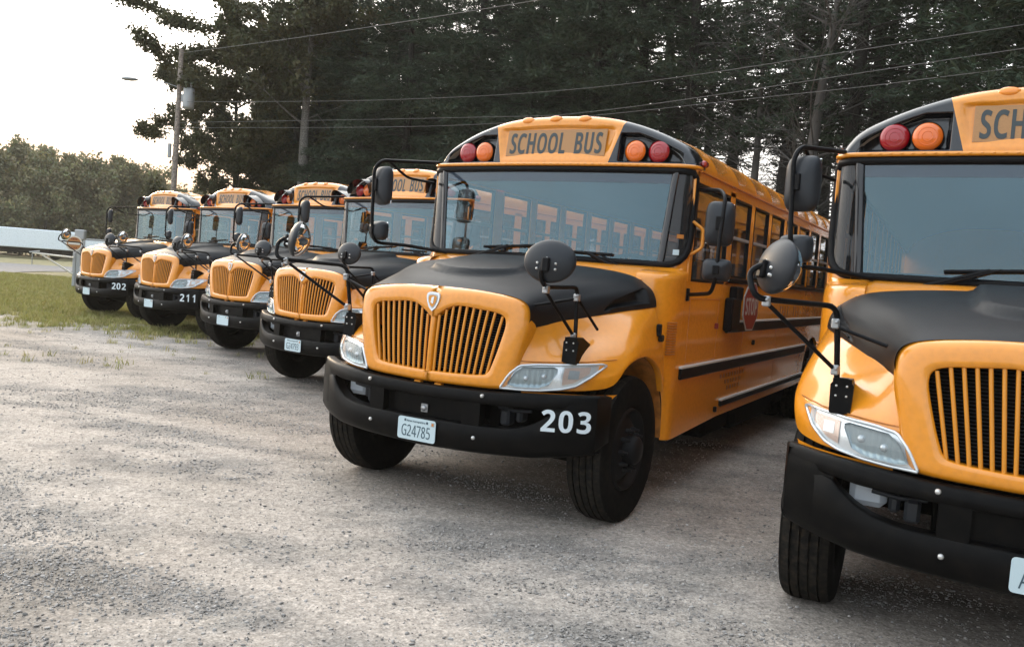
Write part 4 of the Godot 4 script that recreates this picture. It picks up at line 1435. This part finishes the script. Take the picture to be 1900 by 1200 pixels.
func ground() -> void:
	n_big = FastNoiseLite.new(); n_big.seed = 11; n_big.frequency = 0.22; n_big.fractal_octaves = 3
	n_mid = FastNoiseLite.new(); n_mid.seed = 12; n_mid.frequency = 0.35; n_mid.fractal_octaves = 4
	n_fine = FastNoiseLite.new(); n_fine.seed = 13; n_fine.frequency = 2.2; n_fine.fractal_octaves = 3
	var grain := pebble_tex(21, 512, [[0.085, 0.05], [0.17, 0.06], [0.34, 0.07]], 0.86)
	var grain2 := pebble_tex(22, 512, [[0.045, 0.05], [0.12, 0.07]], 0.9)
	var relief := noise_tex(23, 0.085, 0.0, 1.0, 512, FastNoiseLite.TYPE_CELLULAR, 3)
	var gm := mat("gravel", Color.WHITE, 0.95)
	gm.vertex_color_use_as_albedo = true
	gm.albedo_texture = grain
	gm.uv1_triplanar = true
	gm.uv1_world_triplanar = true
	gm.uv1_scale = Vector3.ONE * 0.8
	gm.heightmap_enabled = true
	gm.heightmap_texture = relief
	gm.heightmap_scale = 0.3
	gm.detail_enabled = true
	gm.detail_albedo = grain2
	gm.detail_blend_mode = BaseMaterial3D.BLEND_MODE_MUL
	gm.detail_uv_layer = BaseMaterial3D.DETAIL_UV_2
	gm.uv2_triplanar = true
	gm.uv2_world_triplanar = true
	gm.uv2_scale = Vector3.ONE * 1.7
	gm.metallic_specular = 0.3
	var xs := axis([[-60, 3.0], [-24, 0.8], [-12, 0.16], [6, 0.4], [14, 1.5], [30, 1.5]])
	var zs := axis([[8, 1.0], [-2.6, 0.12], [-10, 0.18], [-18, 0.5], [-30, 1.2], [-54, 1.2]])
	var verts := PackedVector3Array()
	var cols := PackedColorArray()
	var norms := PackedVector3Array()
	var idx := PackedInt32Array()
	for z in zs:
		for x in xs:
			# streaks along the driving lane
			var u := x * 0.93 + z * 0.36
			var w := -x * 0.36 + z * 0.93
			var a := n_mid.get_noise_2d(u * 0.75, w * 2.3)
			var b := n_big.get_noise_2d(u * 1.5 + 40, w * 3.2)
			var c := n_fine.get_noise_2d(x, z)
			var e := n_mid.get_noise_2d(u * 2.6 + 91, w * 6.0)
			var dust := smoothstep(-0.42, 0.34, a * 0.6 + b * 0.35 + e * 0.45 + c * 0.35 + n_mid.get_noise_2d(u * 0.16 + 7, w * 6.5) * 0.45)
			var col := Color(0.375, 0.367, 0.362).lerp(Color(0.68, 0.633, 0.597), dust)
			var warm := smoothstep(0.05, 0.5, n_big.get_noise_2d(x * 0.7 - 31, z * 0.7 + 17) + 0.12)
			col = col.lerp(Color(0.42, 0.365, 0.315), warm * 0.4)
			var g := grass_share(x, z)
			var gc := Color(0.28, 0.275, 0.095).lerp(Color(0.42, 0.365, 0.22), smoothstep(-0.3, 0.5, b + c * 0.4))
			col = col.lerp(gc, g * 0.92)
			verts.append(Vector3(x, 0.008 + 0.012 * a + 0.006 * c - 0.006, z))
			cols.append(col)
	var nx := xs.size()
	norms.resize(verts.size())
	norms.fill(Vector3.UP)
	for j in zs.size() - 1:
		for i in nx - 1:
			var p := j * nx + i
			idx.append_array(PackedInt32Array([p, p + nx + 1, p + 1, p, p + nx, p + nx + 1]))
	for j in range(1, zs.size() - 1):
		for i in range(1, nx - 1):
			var p := j * nx + i
			norms[p] = (verts[p + nx] - verts[p - nx]).cross(verts[p + 1] - verts[p - 1]).normalized()
			if norms[p].y < 0: norms[p] = -norms[p]
	var arr := []
	arr.resize(Mesh.ARRAY_MAX)
	arr[Mesh.ARRAY_VERTEX] = verts
	arr[Mesh.ARRAY_NORMAL] = norms
	arr[Mesh.ARRAY_COLOR] = cols
	arr[Mesh.ARRAY_INDEX] = idx
	var am := ArrayMesh.new()
	am.add_surface_from_arrays(Mesh.PRIMITIVE_TRIANGLES, arr)
	tag(part("gravel_lot", am, gm, self), "grey gravel lot with pale dusty streaks", "", "", "structure")
	# open land to the horizon
	var field := mat("field", lin(0.23, 0.20, 0.095), 0.95, 0.0, 0.0, noise_tex(31, 0.03, 0.75, 1.15, 256), 0.12)
	field.uv1_world_triplanar = true
	var st := st_new()
	flat(st)
	quad(st, Vector3(-110, -0.04, 60), Vector3(110, -0.04, 60), Vector3(110, -0.04, -130), Vector3(-110, -0.04, -130))
	tag(part("ground", st, field, self), "dry pale field beyond the lot", "", "", "structure")
	# the lane beyond the grass
	st = st_new()
	var near := refine(V([[-14, 0, -20], [-21.5, 0, -32.3], [-22.7, 0, -37.5], [-24.0, 0, -45.7], [-20, 0, -56]]), 6)
	var far := refine(V([[-26, 0, -20], [-33.5, 0, -44], [-32.5, 0, -51], [-28.6, 0, -53.8], [-21, 0, -58]]), 6)
	grid(st, [near, far])
	var lane := part("lane", st, M.asphalt, self)
	lane.position.y = 0.03
	tag(lane, "grey lane crossing behind the grass", "", "", "structure")
	# loose stones
	rng.seed = 77
	var stone := st_new()
	lathe(stone, V2([[0, -0.4], [0.7, -0.35], [1.0, 0.0], [0.65, 0.45], [0, 0.55]]), Transform3D.IDENTITY, 6)
	stone.generate_normals()
	var sm := stone.commit()
	var xfs := []
	var sc := []
	var tries := 0
	while xfs.size() < 110000 and tries < 700000:
		tries += 1
		var z := -2.9 - 13.0 * pow(rng.randf(), 1.7)
		var x := rng.randf_range(-1.0, 1.0) * (0.9 + absf(z) * 0.75)
		var u := x * 0.93 + z * 0.36
		var w := -x * 0.36 + z * 0.93
		var a := n_mid.get_noise_2d(u * 0.75, w * 2.3) * 0.95 + n_big.get_noise_2d(u * 1.5 + 40, w * 3.2) * 0.5
		if rng.randf() < smoothstep(-0.42, 0.15, a) * 0.88 or grass_share(x, z) > 0.4: continue
		var s := 0.003 + 0.009 * pow(rng.randf(), 4.5)
		var b := Basis(rv(), rng.randf() * TAU).scaled(Vector3(s * rng.randf_range(0.8, 1.5), s * rng.randf_range(0.6, 1.0), s * rng.randf_range(0.8, 1.4)))
		xfs.append(Transform3D(b, Vector3(x, 0.004 + 0.012 * n_mid.get_noise_2d(u * 0.75, w * 2.3), z)))
		var g := rng.randf_range(0.14, 0.36)
		if rng.randf() < 0.03: g = 0.46
		sc.append(Color(g * 1.06, g, g * 0.94))
	var so := multi("gravel_stones", sm, xfs, sc, M.stone, self)
	tag(so, "loose grey gravel stones scattered over the lot", "gravel", "", "stuff")
	# grass
	xfs = []
	sc = []
	tries = 0
	while xfs.size() < 42000 and tries < 600000:
		tries += 1
		var x := rng.randf_range(-24.0, 1.5)
		var z := lerpf(-11.5, -38.0, pow(rng.randf(), 1.5))
		if rng.randf() > grass_share(x, z) * 0.9 + 0.004: continue
		var s := rng.randf_range(0.5, 1.15)
		xfs.append(Transform3D(Basis(Vector3.UP, rng.randf() * TAU).scaled(Vector3.ONE * s * (1.0 + absf(z) * 0.012)), Vector3(x, 0.0, z)))
		var g := rng.randf_range(0.7, 1.3)
		var dry := rng.randf()
		sc.append(Color(0.26 * g, 0.27 * g, 0.08 * g).lerp(Color(0.42 * g, 0.36 * g, 0.19 * g), dry * dry))
	var go := multi("grass", clump_mesh, xfs, sc, M.grass, self)
	tag(go, "short patchy grass under and beyond the far buses", "grass", "", "stuff")

# ------------------------------------------------------------------ scene
func px_dir(u: float) -> Vector3:     # compass direction of a column of the view, for laying out the trees
	var a := atan((u - 950.0) / 1579.0)
	return Vector3(sin(a), 0, -cos(a))

func make_sky() -> void:
	var sun_dir := Vector3(-0.44, 0.23, -0.87).normalized()
	var im := Image.create(512, 256, false, Image.FORMAT_RGBF)
	var cl := FastNoiseLite.new()
	cl.seed = 4
	cl.frequency = 1.3
	cl.fractal_octaves = 4
	for y in 256:
		var el := (0.5 - (y + 0.5) / 256.0) * PI
		for x in 512:
			var az := (x + 0.5) / 512.0 * TAU
			var d := Vector3(sin(az) * cos(el), sin(el), -cos(az) * cos(el))
			var up := maxf(d.y, 0.0)
			var c := Vector3(0.82, 0.87, 0.93).lerp(Vector3(0.84, 1.0, 1.18), pow(up, 0.6))
			var ang := rad_to_deg(acos(clampf(d.dot(sun_dir), -1, 1)))
			c += Vector3(1.05, 0.94, 0.78) * exp(-pow(ang / 40.0, 2)) * 2.6
			c += Vector3(0.65, 0.30, 0.02) * exp(-pow(ang / 30.0, 2)) * exp(-pow(up / 0.12, 2)) * 0.9
			c += Vector3(0.92, 0.88, 0.82) * exp(-pow(ang / 85.0, 2))
			var wm := minf(1.0, 1.12 * exp(-pow(ang / 40.0, 2)) * exp(-pow(up / 0.17, 2)))
			c *= Vector3.ONE.lerp(Vector3(0.24, 0.155, 0.085), wm)
			var n := cl.get_noise_3d(d.x * 1.5, d.y * 4.0, d.z * 1.5)
			c *= 1.0 + 0.10 * n
			if d.y < 0: c = Vector3(0.32, 0.29, 0.22)
			im.set_pixel(x, y, Color(c.x, c.y, c.z))
	var sky_mat := PanoramaSkyMaterial.new()
	sky_mat.panorama = ImageTexture.create_from_image(im)
	var sky := Sky.new()
	sky.sky_material = sky_mat
	var env := Environment.new()
	env.background_mode = Environment.BG_SKY
	env.sky = sky
	env.background_energy_multiplier = 1.0
	env.tonemap_mode = Environment.TONE_MAPPER_LINEAR
	env.tonemap_exposure = 1.42
	env.sdfgi_enabled = true
	env.ssao_enabled = true
	env.ssil_enabled = true
	env.fog_enabled = true
	env.fog_light_color = Color(0.97, 0.93, 0.86)
	env.fog_density = 0.0007
	var we := WorldEnvironment.new()
	we.name = "world_environment"
	we.environment = env
	add_child(we)
	var sun := DirectionalLight3D.new()
	sun.name = "sun"
	sun.light_energy = 0.45
	sun.light_color = Color(1.0, 0.86, 0.68)
	sun.light_angular_distance = 10.0
	sun.shadow_enabled = true
	add_child(sun)
	sun.look_at_from_position(Vector3.ZERO, -sun_dir, Vector3.UP)

func _ready() -> void:
	rng.seed = 1
	# camera: 1.69 m above the lot, tilted slightly down and rolled
	var cam := Camera3D.new()
	cam.name = "camera"
	cam.fov = 41.616
	cam.near = 0.05
	cam.far = 2000.0
	cam.position = Vector3(0, 1.693, 0)
	cam.basis = Basis(Vector3.RIGHT, -0.05854) * Basis(Vector3(0, 0, 1), 0.07440)
	add_child(cam)
	make_sky()
	make_materials()
	make_leaf_meshes()
	roof_profile()
	ground()
	buses()
	background()

func buses() -> void:
	var plain := make_bus()
	var grp := "school buses parked in a slanted row"
	var hooded: Node3D = plain.duplicate()
	hooded.name = numbered(self, "school_bus")
	add_child(hooded, true)
	add_visors(hooded)
	var spots := [
		["203", "G24785", Vector3(-0.579, 0.0, -5.714), -0.5104, "yellow school bus with black hood and white number 203 on its bumper", plain],
		["", "A24791", Vector3(2.335, -0.01, -3.482), -0.4695, "nearest school bus, cut off by the right edge, only half its front in view", null],
		["", "G24793", Vector3(-2.711, 0, -10.631), -0.6448, "unnumbered school bus parked directly left of the bus numbered 203", hooded],
		["", "", Vector3(-4.658, 0, -13.711), -0.6414, "unnumbered school bus between the bus numbered 211 and the one left of bus 203", null],
		["211", "", Vector3(-7.079, 0, -16.526), -0.6578, "yellow school bus with white number 211 on its bumper", null],
		["202", "", Vector3(-9.588, 0, -19.086), -0.6597, "farthest school bus at the left end of the row, numbered 202", null]]
	for i in spots.size():
		var b: Node3D
		if spots[i][5]: b = spots[i][5]
		else:
			b = (plain if i == 1 else hooded).duplicate()
			b.name = numbered(self, "school_bus")
			add_child(b, true)
		spots[i][5] = b
	for sp in spots:
		var b: Node3D = sp[5]
		for c in b.get_children(): taken[str(b.get_instance_id()) + "seen"] = 1
		dress(b, sp[0], sp[1])
		b.position = sp[2]
		b.rotation.y = sp[3]
		tag(b, sp[4], "school bus", grp)

func background() -> void:
	# ---- the pines and firs behind the buses; each kind is built once and copied
	var kinds := []
	for k in [[17.0, 2.2, 3.2, 1.5, 6, 101], [18.0, 3.0, 3.4, 1.45, 10, 102], [19.0, 6.0, 3.1, 0.74, 130, 103], [20.0, 7.2, 3.3, 0.74, 140, 104], [16.0, 1.4, 3.0, 1.55, 4, 105]]:
		var t := thing("pine_tree", "", "tree")
		conifer(t, k[0], k[1], k[2], k[3], k[4], k[5])
		kinds.append(t)
	var used := [false, false, false, false, false]
	var lab_dense := "dense dark evergreen in the tree wall behind the left and middle buses"
	var lab_thin := "tall pine with bare lower limbs in the tree wall behind the right buses"
	rng.seed = 500
	var spots := []
	# dense stretch, columns 560..1130
	for a in [[575, 41], [640, 37], [700, 42], [735, 34.5], [800, 38], [850, 33], [905, 36], [950, 31.5], [1010, 34.5], [1055, 30], [620, 47], [760, 46], [880, 44], [990, 42], [1090, 37], [545, 50], [680, 52], [930, 50], [590, 55], [780, 54], [850, 52], [1030, 50], [720, 58], [960, 57]]:
		spots.append([a[0], a[1], [0, 1, 4][rng.randi() % 3], lab_dense])
	# thinner stretch, then the same woods carried on round the right side of the lot
	var right_side := []
	for k in 11: right_side.append([99000 + k, 21.0 + 2.0 * (k % 2)])
	for a in [[1105, 31], [1160, 29.5], [1215, 33], [1250, 28.5], [1330, 31], [1420, 27], [1475, 31], [1545, 26], [1600, 29.5], [1715, 27], [1880, 25], [1960, 24], [1140, 38], [1290, 37], [1510, 37], [1660, 35], [1830, 34], [2050, 23.5], [2150, 24], [2260, 22], [2380, 23], [2520, 21], [2680, 21], [2880, 20], [3120, 20], [3450, 19]] + right_side:
		spots.append([a[0], a[1], [2, 3][rng.randi() % 2] if a[0] < 2040 else [0, 1][rng.randi() % 2], lab_thin])
	for sp in spots:
		var at: Vector3 = px_dir(sp[0]) * sp[1]
		if sp[0] > 90000:
			var ang := deg_to_rad(66.0 + (sp[0] - 99000) * 8.5)
			at = Vector3(sin(ang), 0, -cos(ang)) * sp[1]
		var turn := rng.randf() * TAU
		var sc := rng.randf_range(0.9, 1.12) * (1.35 if sp[0] > 2040 else 1.0)
		var k: int = sp[2]
		var grp := "dense evergreens behind the left and middle buses" if sp[3] == lab_dense else "tall pines behind the right buses"
		if sp[0] > 2040:
			sp[3] = "tall evergreen of the woods along the right side of the lot"
			grp = "evergreens right of the lot"
		if not used[k]:
			used[k] = true
			kinds[k].position = at
			kinds[k].rotation.y = turn
			kinds[k].scale = Vector3.ONE * sc
			tag(kinds[k], sp[3], "tree", grp)
		else:
			copy_tree(kinds[k], at, turn, sc, sp[3], grp)
	# bare, leafless trees among the pines
	var bare := thing("bare_tree", "leafless grey tree with fanning twigs behind the nearest bus mirror", "tree", px_dir(1478) * 24.5)
	broadleaf(bare, 13.0, 3.0, 3.6, 0, 1.0, M.grey_twig, M.leaf, 211, true)
	copy_tree(bare, px_dir(1370) * 27.0, 2.0, 0.85, "slender leafless tree above the roof of the bus numbered 203", "")
	# big broad-leaved tree by the pole
	var oak := thing("broadleaf_tree", "large broad-leaved tree with open lower limbs right of the utility pole", "tree", px_dir(530) * 41.0)
	broadleaf(oak, 17.0, 3.6, 7.0, 24000, 0.85, M.bark, M.leaf, 221)
	var maple := thing("broadleaf_tree", "smaller broad-leaved tree with low sparse boughs just right of the pole", "tree", px_dir(420) * 43.5)
	broadleaf(maple, 12.5, 2.6, 4.4, 9000, 0.8, M.bark, M.leaf, 227)
	var pale := thing("pale_trunk_tree", "tree with a pale slender trunk in front of the dark evergreens", "tree", px_dir(548) * 37.0)
	broadleaf(pale, 17.0, 7.0, 3.2, 700, 1.2, M.pale_bark, M.leaf, 223)
	# far woods on the left
	var wood := thing("far_tree", "", "tree")
	broadleaf(wood, 11.5, 2.0, 4.6, 1900, 2.3, M.bark, M.wood_leaf, 231)
	var wood2 := thing("far_tree", "", "tree")
	broadleaf(wood2, 10.5, 1.5, 4.2, 1700, 2.3, M.bark, M.wood_leaf, 237)
	var k := 0
	rng.seed = 640
	for a in [[-260, 92, 1.0], [-150, 96, 1.05], [-60, 90, 1.1], [10, 97, 1.22], [75, 88, 0.95], [120, 98, 1.05], [165, 90, 1.0], [205, 96, 1.02], [250, 92, 0.95], [290, 100, 1.0], [330, 95, 0.82], [375, 104, 0.8], [420, 98, 0.62], [470, 106, 0.6], [40, 112, 1.2], [190, 112, 1.15], [-110, 112, 1.2]]:
		var src: Node3D = wood if k % 2 == 0 else wood2
		var at: Vector3 = px_dir(a[0]) * a[1]
		var lab := "hazy green tree in the far woods behind the white trailer"
		if k < 2:
			src.position = at
			src.scale = Vector3.ONE * a[2] * 0.82
			tag(src, lab, "tree", "far woods on the left")
		else:
			copy_tree(src, at, rng.randf() * TAU, a[2] * 0.82, lab, "far woods on the left")
		k += 1
	for q in [[-30, 98, 0.62], [22, 96, 0.66], [62, 94, 0.56], [118, 95, 0.58], [150, 99, 0.60], [188, 93, 0.54], [232, 97, 0.55], [262, 94, 0.60], [300, 96, 0.48]]:
		copy_tree(kinds[[0, 1, 4][rng.randi() % 3]], px_dir(q[0]) * q[1], rng.randf() * TAU, q[2], "small spiky conifer rising from the far woods behind the white trailer", "conifers in the far woods")
	# undergrowth that closes the foot of the woods and of the tree wall
	var bush := thing("bush", "low leafy bush at the foot of the far woods", "bush", px_dir(-200) * 94.0, 0, "bushes before the far woods")
	broadleaf(bush, 4.2, 0.4, 2.6, 900, 1.9, M.bark, M.wood_leaf, 241)
	for a in [[-120, 93], [-40, 92], [30, 94], [100, 92], [170, 91], [240, 90], [310, 90], [380, 92]]:
		copy_tree(bush, px_dir(a[0]) * a[1], rng.randf() * TAU, rng.randf_range(0.9, 1.25), "low leafy bush at the foot of the far woods", "bushes before the far woods")
	for a in [[560, 44], [640, 41], [720, 40], [800, 40], [880, 38], [960, 36], [1040, 35], [1120, 34], [1200, 34], [1280, 33], [1360, 33], [1440, 32], [1520, 31], [1600, 31], [1700, 30], [1800, 30]]:
		copy_tree(bush, px_dir(a[0]) * a[1], rng.randf() * TAU, rng.randf_range(0.65, 0.9), "low bush at the foot of the tree wall behind the buses", "bushes under the tree wall")
	utility_pole()
	trailer()
	gate()

func wire(pts: Array, label: String, r := 0.0075) -> void:
	var st := st_new()
	tube(st, refine(V(pts), 8), r, 5, -1.0, false)
	var o := part("overhead_wire", st, M.wire, self)
	tag(o, label, "wire", "overhead wires")

func utility_pole() -> void:
	var base := Vector3(-13.55, 0, -33.35)
	var p := thing("utility_pole", "weathered wooden utility pole rising behind the farthest buses", "utility pole", base)
	var st := st_new()
	tube(st, V([[-0.02, 0, 0], [0.0, 5, 0], [0.03, 9.35, 0]]), 0.125, 12, 0.085)
	part("shaft", st, M.pole_wood, p)
	st = st_new()
	lathe(st, V2([[0.0, 0.0], [0.2, 0.02], [0.21, 0.1], [0.21, 0.72], [0.19, 0.78], [0.0, 0.82]]), Transform3D(Basis(), Vector3(0.42, 7.1, 0.05)), 16)
	lathe(st, V2([[0.035, 0.78], [0.05, 0.9], [0.03, 1.0], [0.0, 1.02]]), Transform3D(Basis(), Vector3(0.5, 7.1, 0.05)), 10)
	rbox(st, Vector3(0.2, 7.5, 0.02), Vector3(0.16, 0.3, 0.06), 0.01)
	part("transformer", st, M.galvanised, p)
	st = st_new()
	rbox(st, Vector3(-0.2, 5.45, 0.1), Vector3(0.12, 0.55, 0.12), 0.02)
	part("junction_box", st, M.galvanised, p)
	st = st_new()
	tube(st, bend(V([[0.0, 7.9, 0.0], [-0.6, 8.05, 0.28], [-1.35, 7.98, 0.60]]), 0.3), 0.016, 8)
	var arm := part("lamp_arm", st, M.galvanised, p)
	st = st_new()
	lathe(st, V2([[0.0, -0.30], [0.10, -0.26], [0.16, -0.05], [0.15, 0.15], [0.08, 0.28], [0.0, 0.30]]), Transform3D(Basis(Vector3(0, 0.45, 0).normalized() * 0.45, Vector3(-0.92, -0.05, 0.39), Vector3(0.39, 0, 0.92) * 1.0), Vector3(-1.6, 7.95, 0.70)), 14)
	part("street_lamp_head", st, M.galvanised, arm)
	wire([[-13.52, 9.2, -33.3], [-6.7, 8.55, -26.65], [0.07, 8.01, -20.0], [7.0, 7.55, -13.2]], "topmost thin wire climbing from the pole top out of the picture")
	wire([[-13.5, 7.35, -33.3], [-5.2, 7.15, -29.0], [1.8, 7.22, -25.0], [8.06, 7.2, -18.3], [16, 7.6, -11]], "upper of the three level wires before the trees")
	wire([[-13.5, 6.55, -33.3], [-1.9, 6.62, -27.9], [2.2, 6.6, -25.0], [9.35, 6.7, -16.6], [16, 7.0, -10]], "middle of the three level wires before the trees")
	wire([[-13.5, 6.35, -33.3], [-1.9, 6.38, -27.9], [6.2, 6.5, -21.0], [9.37, 6.34, -16.55], [16, 6.5, -10]], "lowest of the three level wires before the trees")

func trailer() -> void:
	var dir := Vector3(36.66 - 41.5, 0, 71.1 - 68.4).normalized() * -1.0     # along the side, to the right
	var t := thing("trailer", "long white box trailer parked on the far grass at the left edge", "trailer", Vector3(-36.66, 0, -71.1))
	t.basis = Basis(dir, Vector3.UP, dir.cross(Vector3.UP).normalized())
	var st := st_new()
	rbox(st, Vector3(-9.0, 1.62, -1.25), Vector3(18.0, 1.56, 2.5), 0.05)
	var body := part("body", st, M.trailer, t)
	for k in 14:
		st = st_new()
		rbox(st, Vector3(-0.7 - k * 1.25, 1.62, 0.006), Vector3(0.05, 1.5, 0.02), 0.005)
		part("side_post", st, M.trailer, body)
	st = st_new()
	rbox(st, Vector3(0.28, 1.5, -1.2), Vector3(0.55, 1.7, 2.3), 0.05)
	part("front_unit", st, M.trailer_grey, t)
	st = st_new()
	rbox(st, Vector3(1.6, 1.35, -1.2), Vector3(2.2, 1.0, 2.2), 0.08)
	part("nose_section", st, M.trailer, t)
	st = st_new()
	rbox(st, Vector3(1.6, 1.9, -1.2), Vector3(2.25, 0.12, 2.25), 0.03)
	part("nose_trim", st, M.trailer_grey, t)
	st = st_new()
	rbox(st, Vector3(-8.0, 0.62, -1.25), Vector3(20.0, 0.42, 2.0), 0.04)
	part("underframe", st, M.dark, t)
	for x in [-15.5, -14.3, -1.6]:
		for z in [-0.3, -2.2]:
			st = st_new()
			lathe(st, V2([[0.0, -0.14], [0.3, -0.14], [0.48, -0.10], [0.5, 0.0], [0.48, 0.10], [0.3, 0.14], [0.0, 0.14]]), Transform3D(Basis(Vector3.RIGHT, Vector3(0, 0, 1), Vector3.UP), Vector3(x, 0.5, z)), 20)
			part("wheel", st, M.rubber, t)

func gate() -> void:
	# white swing gate of two tubes on a grey post, with a round sign on its post, behind the farthest bus
	var g := thing("swing_gate", "white tube swing gate on a grey post beside the farthest bus", "gate", Vector3(-15.65, 0, -30.2))
	var a := Vector3(-16.80, 1.17, -29.55) - g.position
	var st := st_new()
	rbox(st, Vector3(0, 0.65, 0), Vector3(0.12, 1.3, 0.12), 0.02)
	part("hinge_post", st, M.galvanised, g)
	for q in [[a, Vector3(-0.02, 1.10, 0.06)], [a + Vector3(0.22, -0.02, -0.12), Vector3(-0.02, 0.52, 0.06)]]:
		st = st_new()
		tube(st, V([q[0], q[1]]), 0.032, 10)
		part("gate_tube", st, M.white_paint, g)
	st = st_new()
	tube(st, V([a + Vector3(-0.08, 0.02, 0.05), a + Vector3(0.2, 0.07, -0.1)]), 0.025, 8)
	tube(st, V([a, a + Vector3(0, -0.4, 0)]), 0.015, 8)
	part("gate_end", st, M.galvanised, g)
	var s := thing("warning_sign", "round orange and red sign with a white bar, above the gate post", "sign", Vector3(-15.62, 0, -30.05))
	st = st_new()
	rbox(st, Vector3(0.14, 1.0, -0.12), Vector3(0.16, 2.0, 0.14), 0.02)
	part("post", st, M.galvanised, s)
	st = st_new()
	rbox(st, Vector3(0.16, 1.92, -0.1), Vector3(0.36, 0.36, 0.18), 0.03)
	part("box", st, M.galvanised, s)
	var fx := Transform3D(Basis(Vector3(0.9, 0, -0.44), Vector3.UP, Vector3(0.44, 0, 0.9)), Vector3(0.12, 1.6, 0.24))
	for q in [[0.27, 0.03, "white_paint", "sign_rim"], [0.22, 0.036, "sign_orange", "sign_face"]]:
		st = st_new()
		lathe(st, V2([[q[0], 0.0], [q[0], q[1]], [0.0, q[1]]]), fx * Transform3D(Basis(Vector3.RIGHT, Vector3(0, 0, 1), Vector3.UP), Vector3.ZERO), 28, -1)
		part(q[3], st, M[q[2]], s)
	st = st_new()
	rbox(st, fx * Vector3(0, 0, 0.039), Vector3(0.36, 0.085, 0.006), 0.002, fx.basis)
	part("sign_bar", st, M.white_paint, s)
	for y in [0.15, -0.15]:
		for k in 4:
			st = st_new()
			rbox(st, fx * Vector3(-0.075 + k * 0.05, y, 0.038), Vector3(0.03, 0.05, 0.004), 0.001, fx.basis)
			part("sign_mark", st, M.stop_red, s)
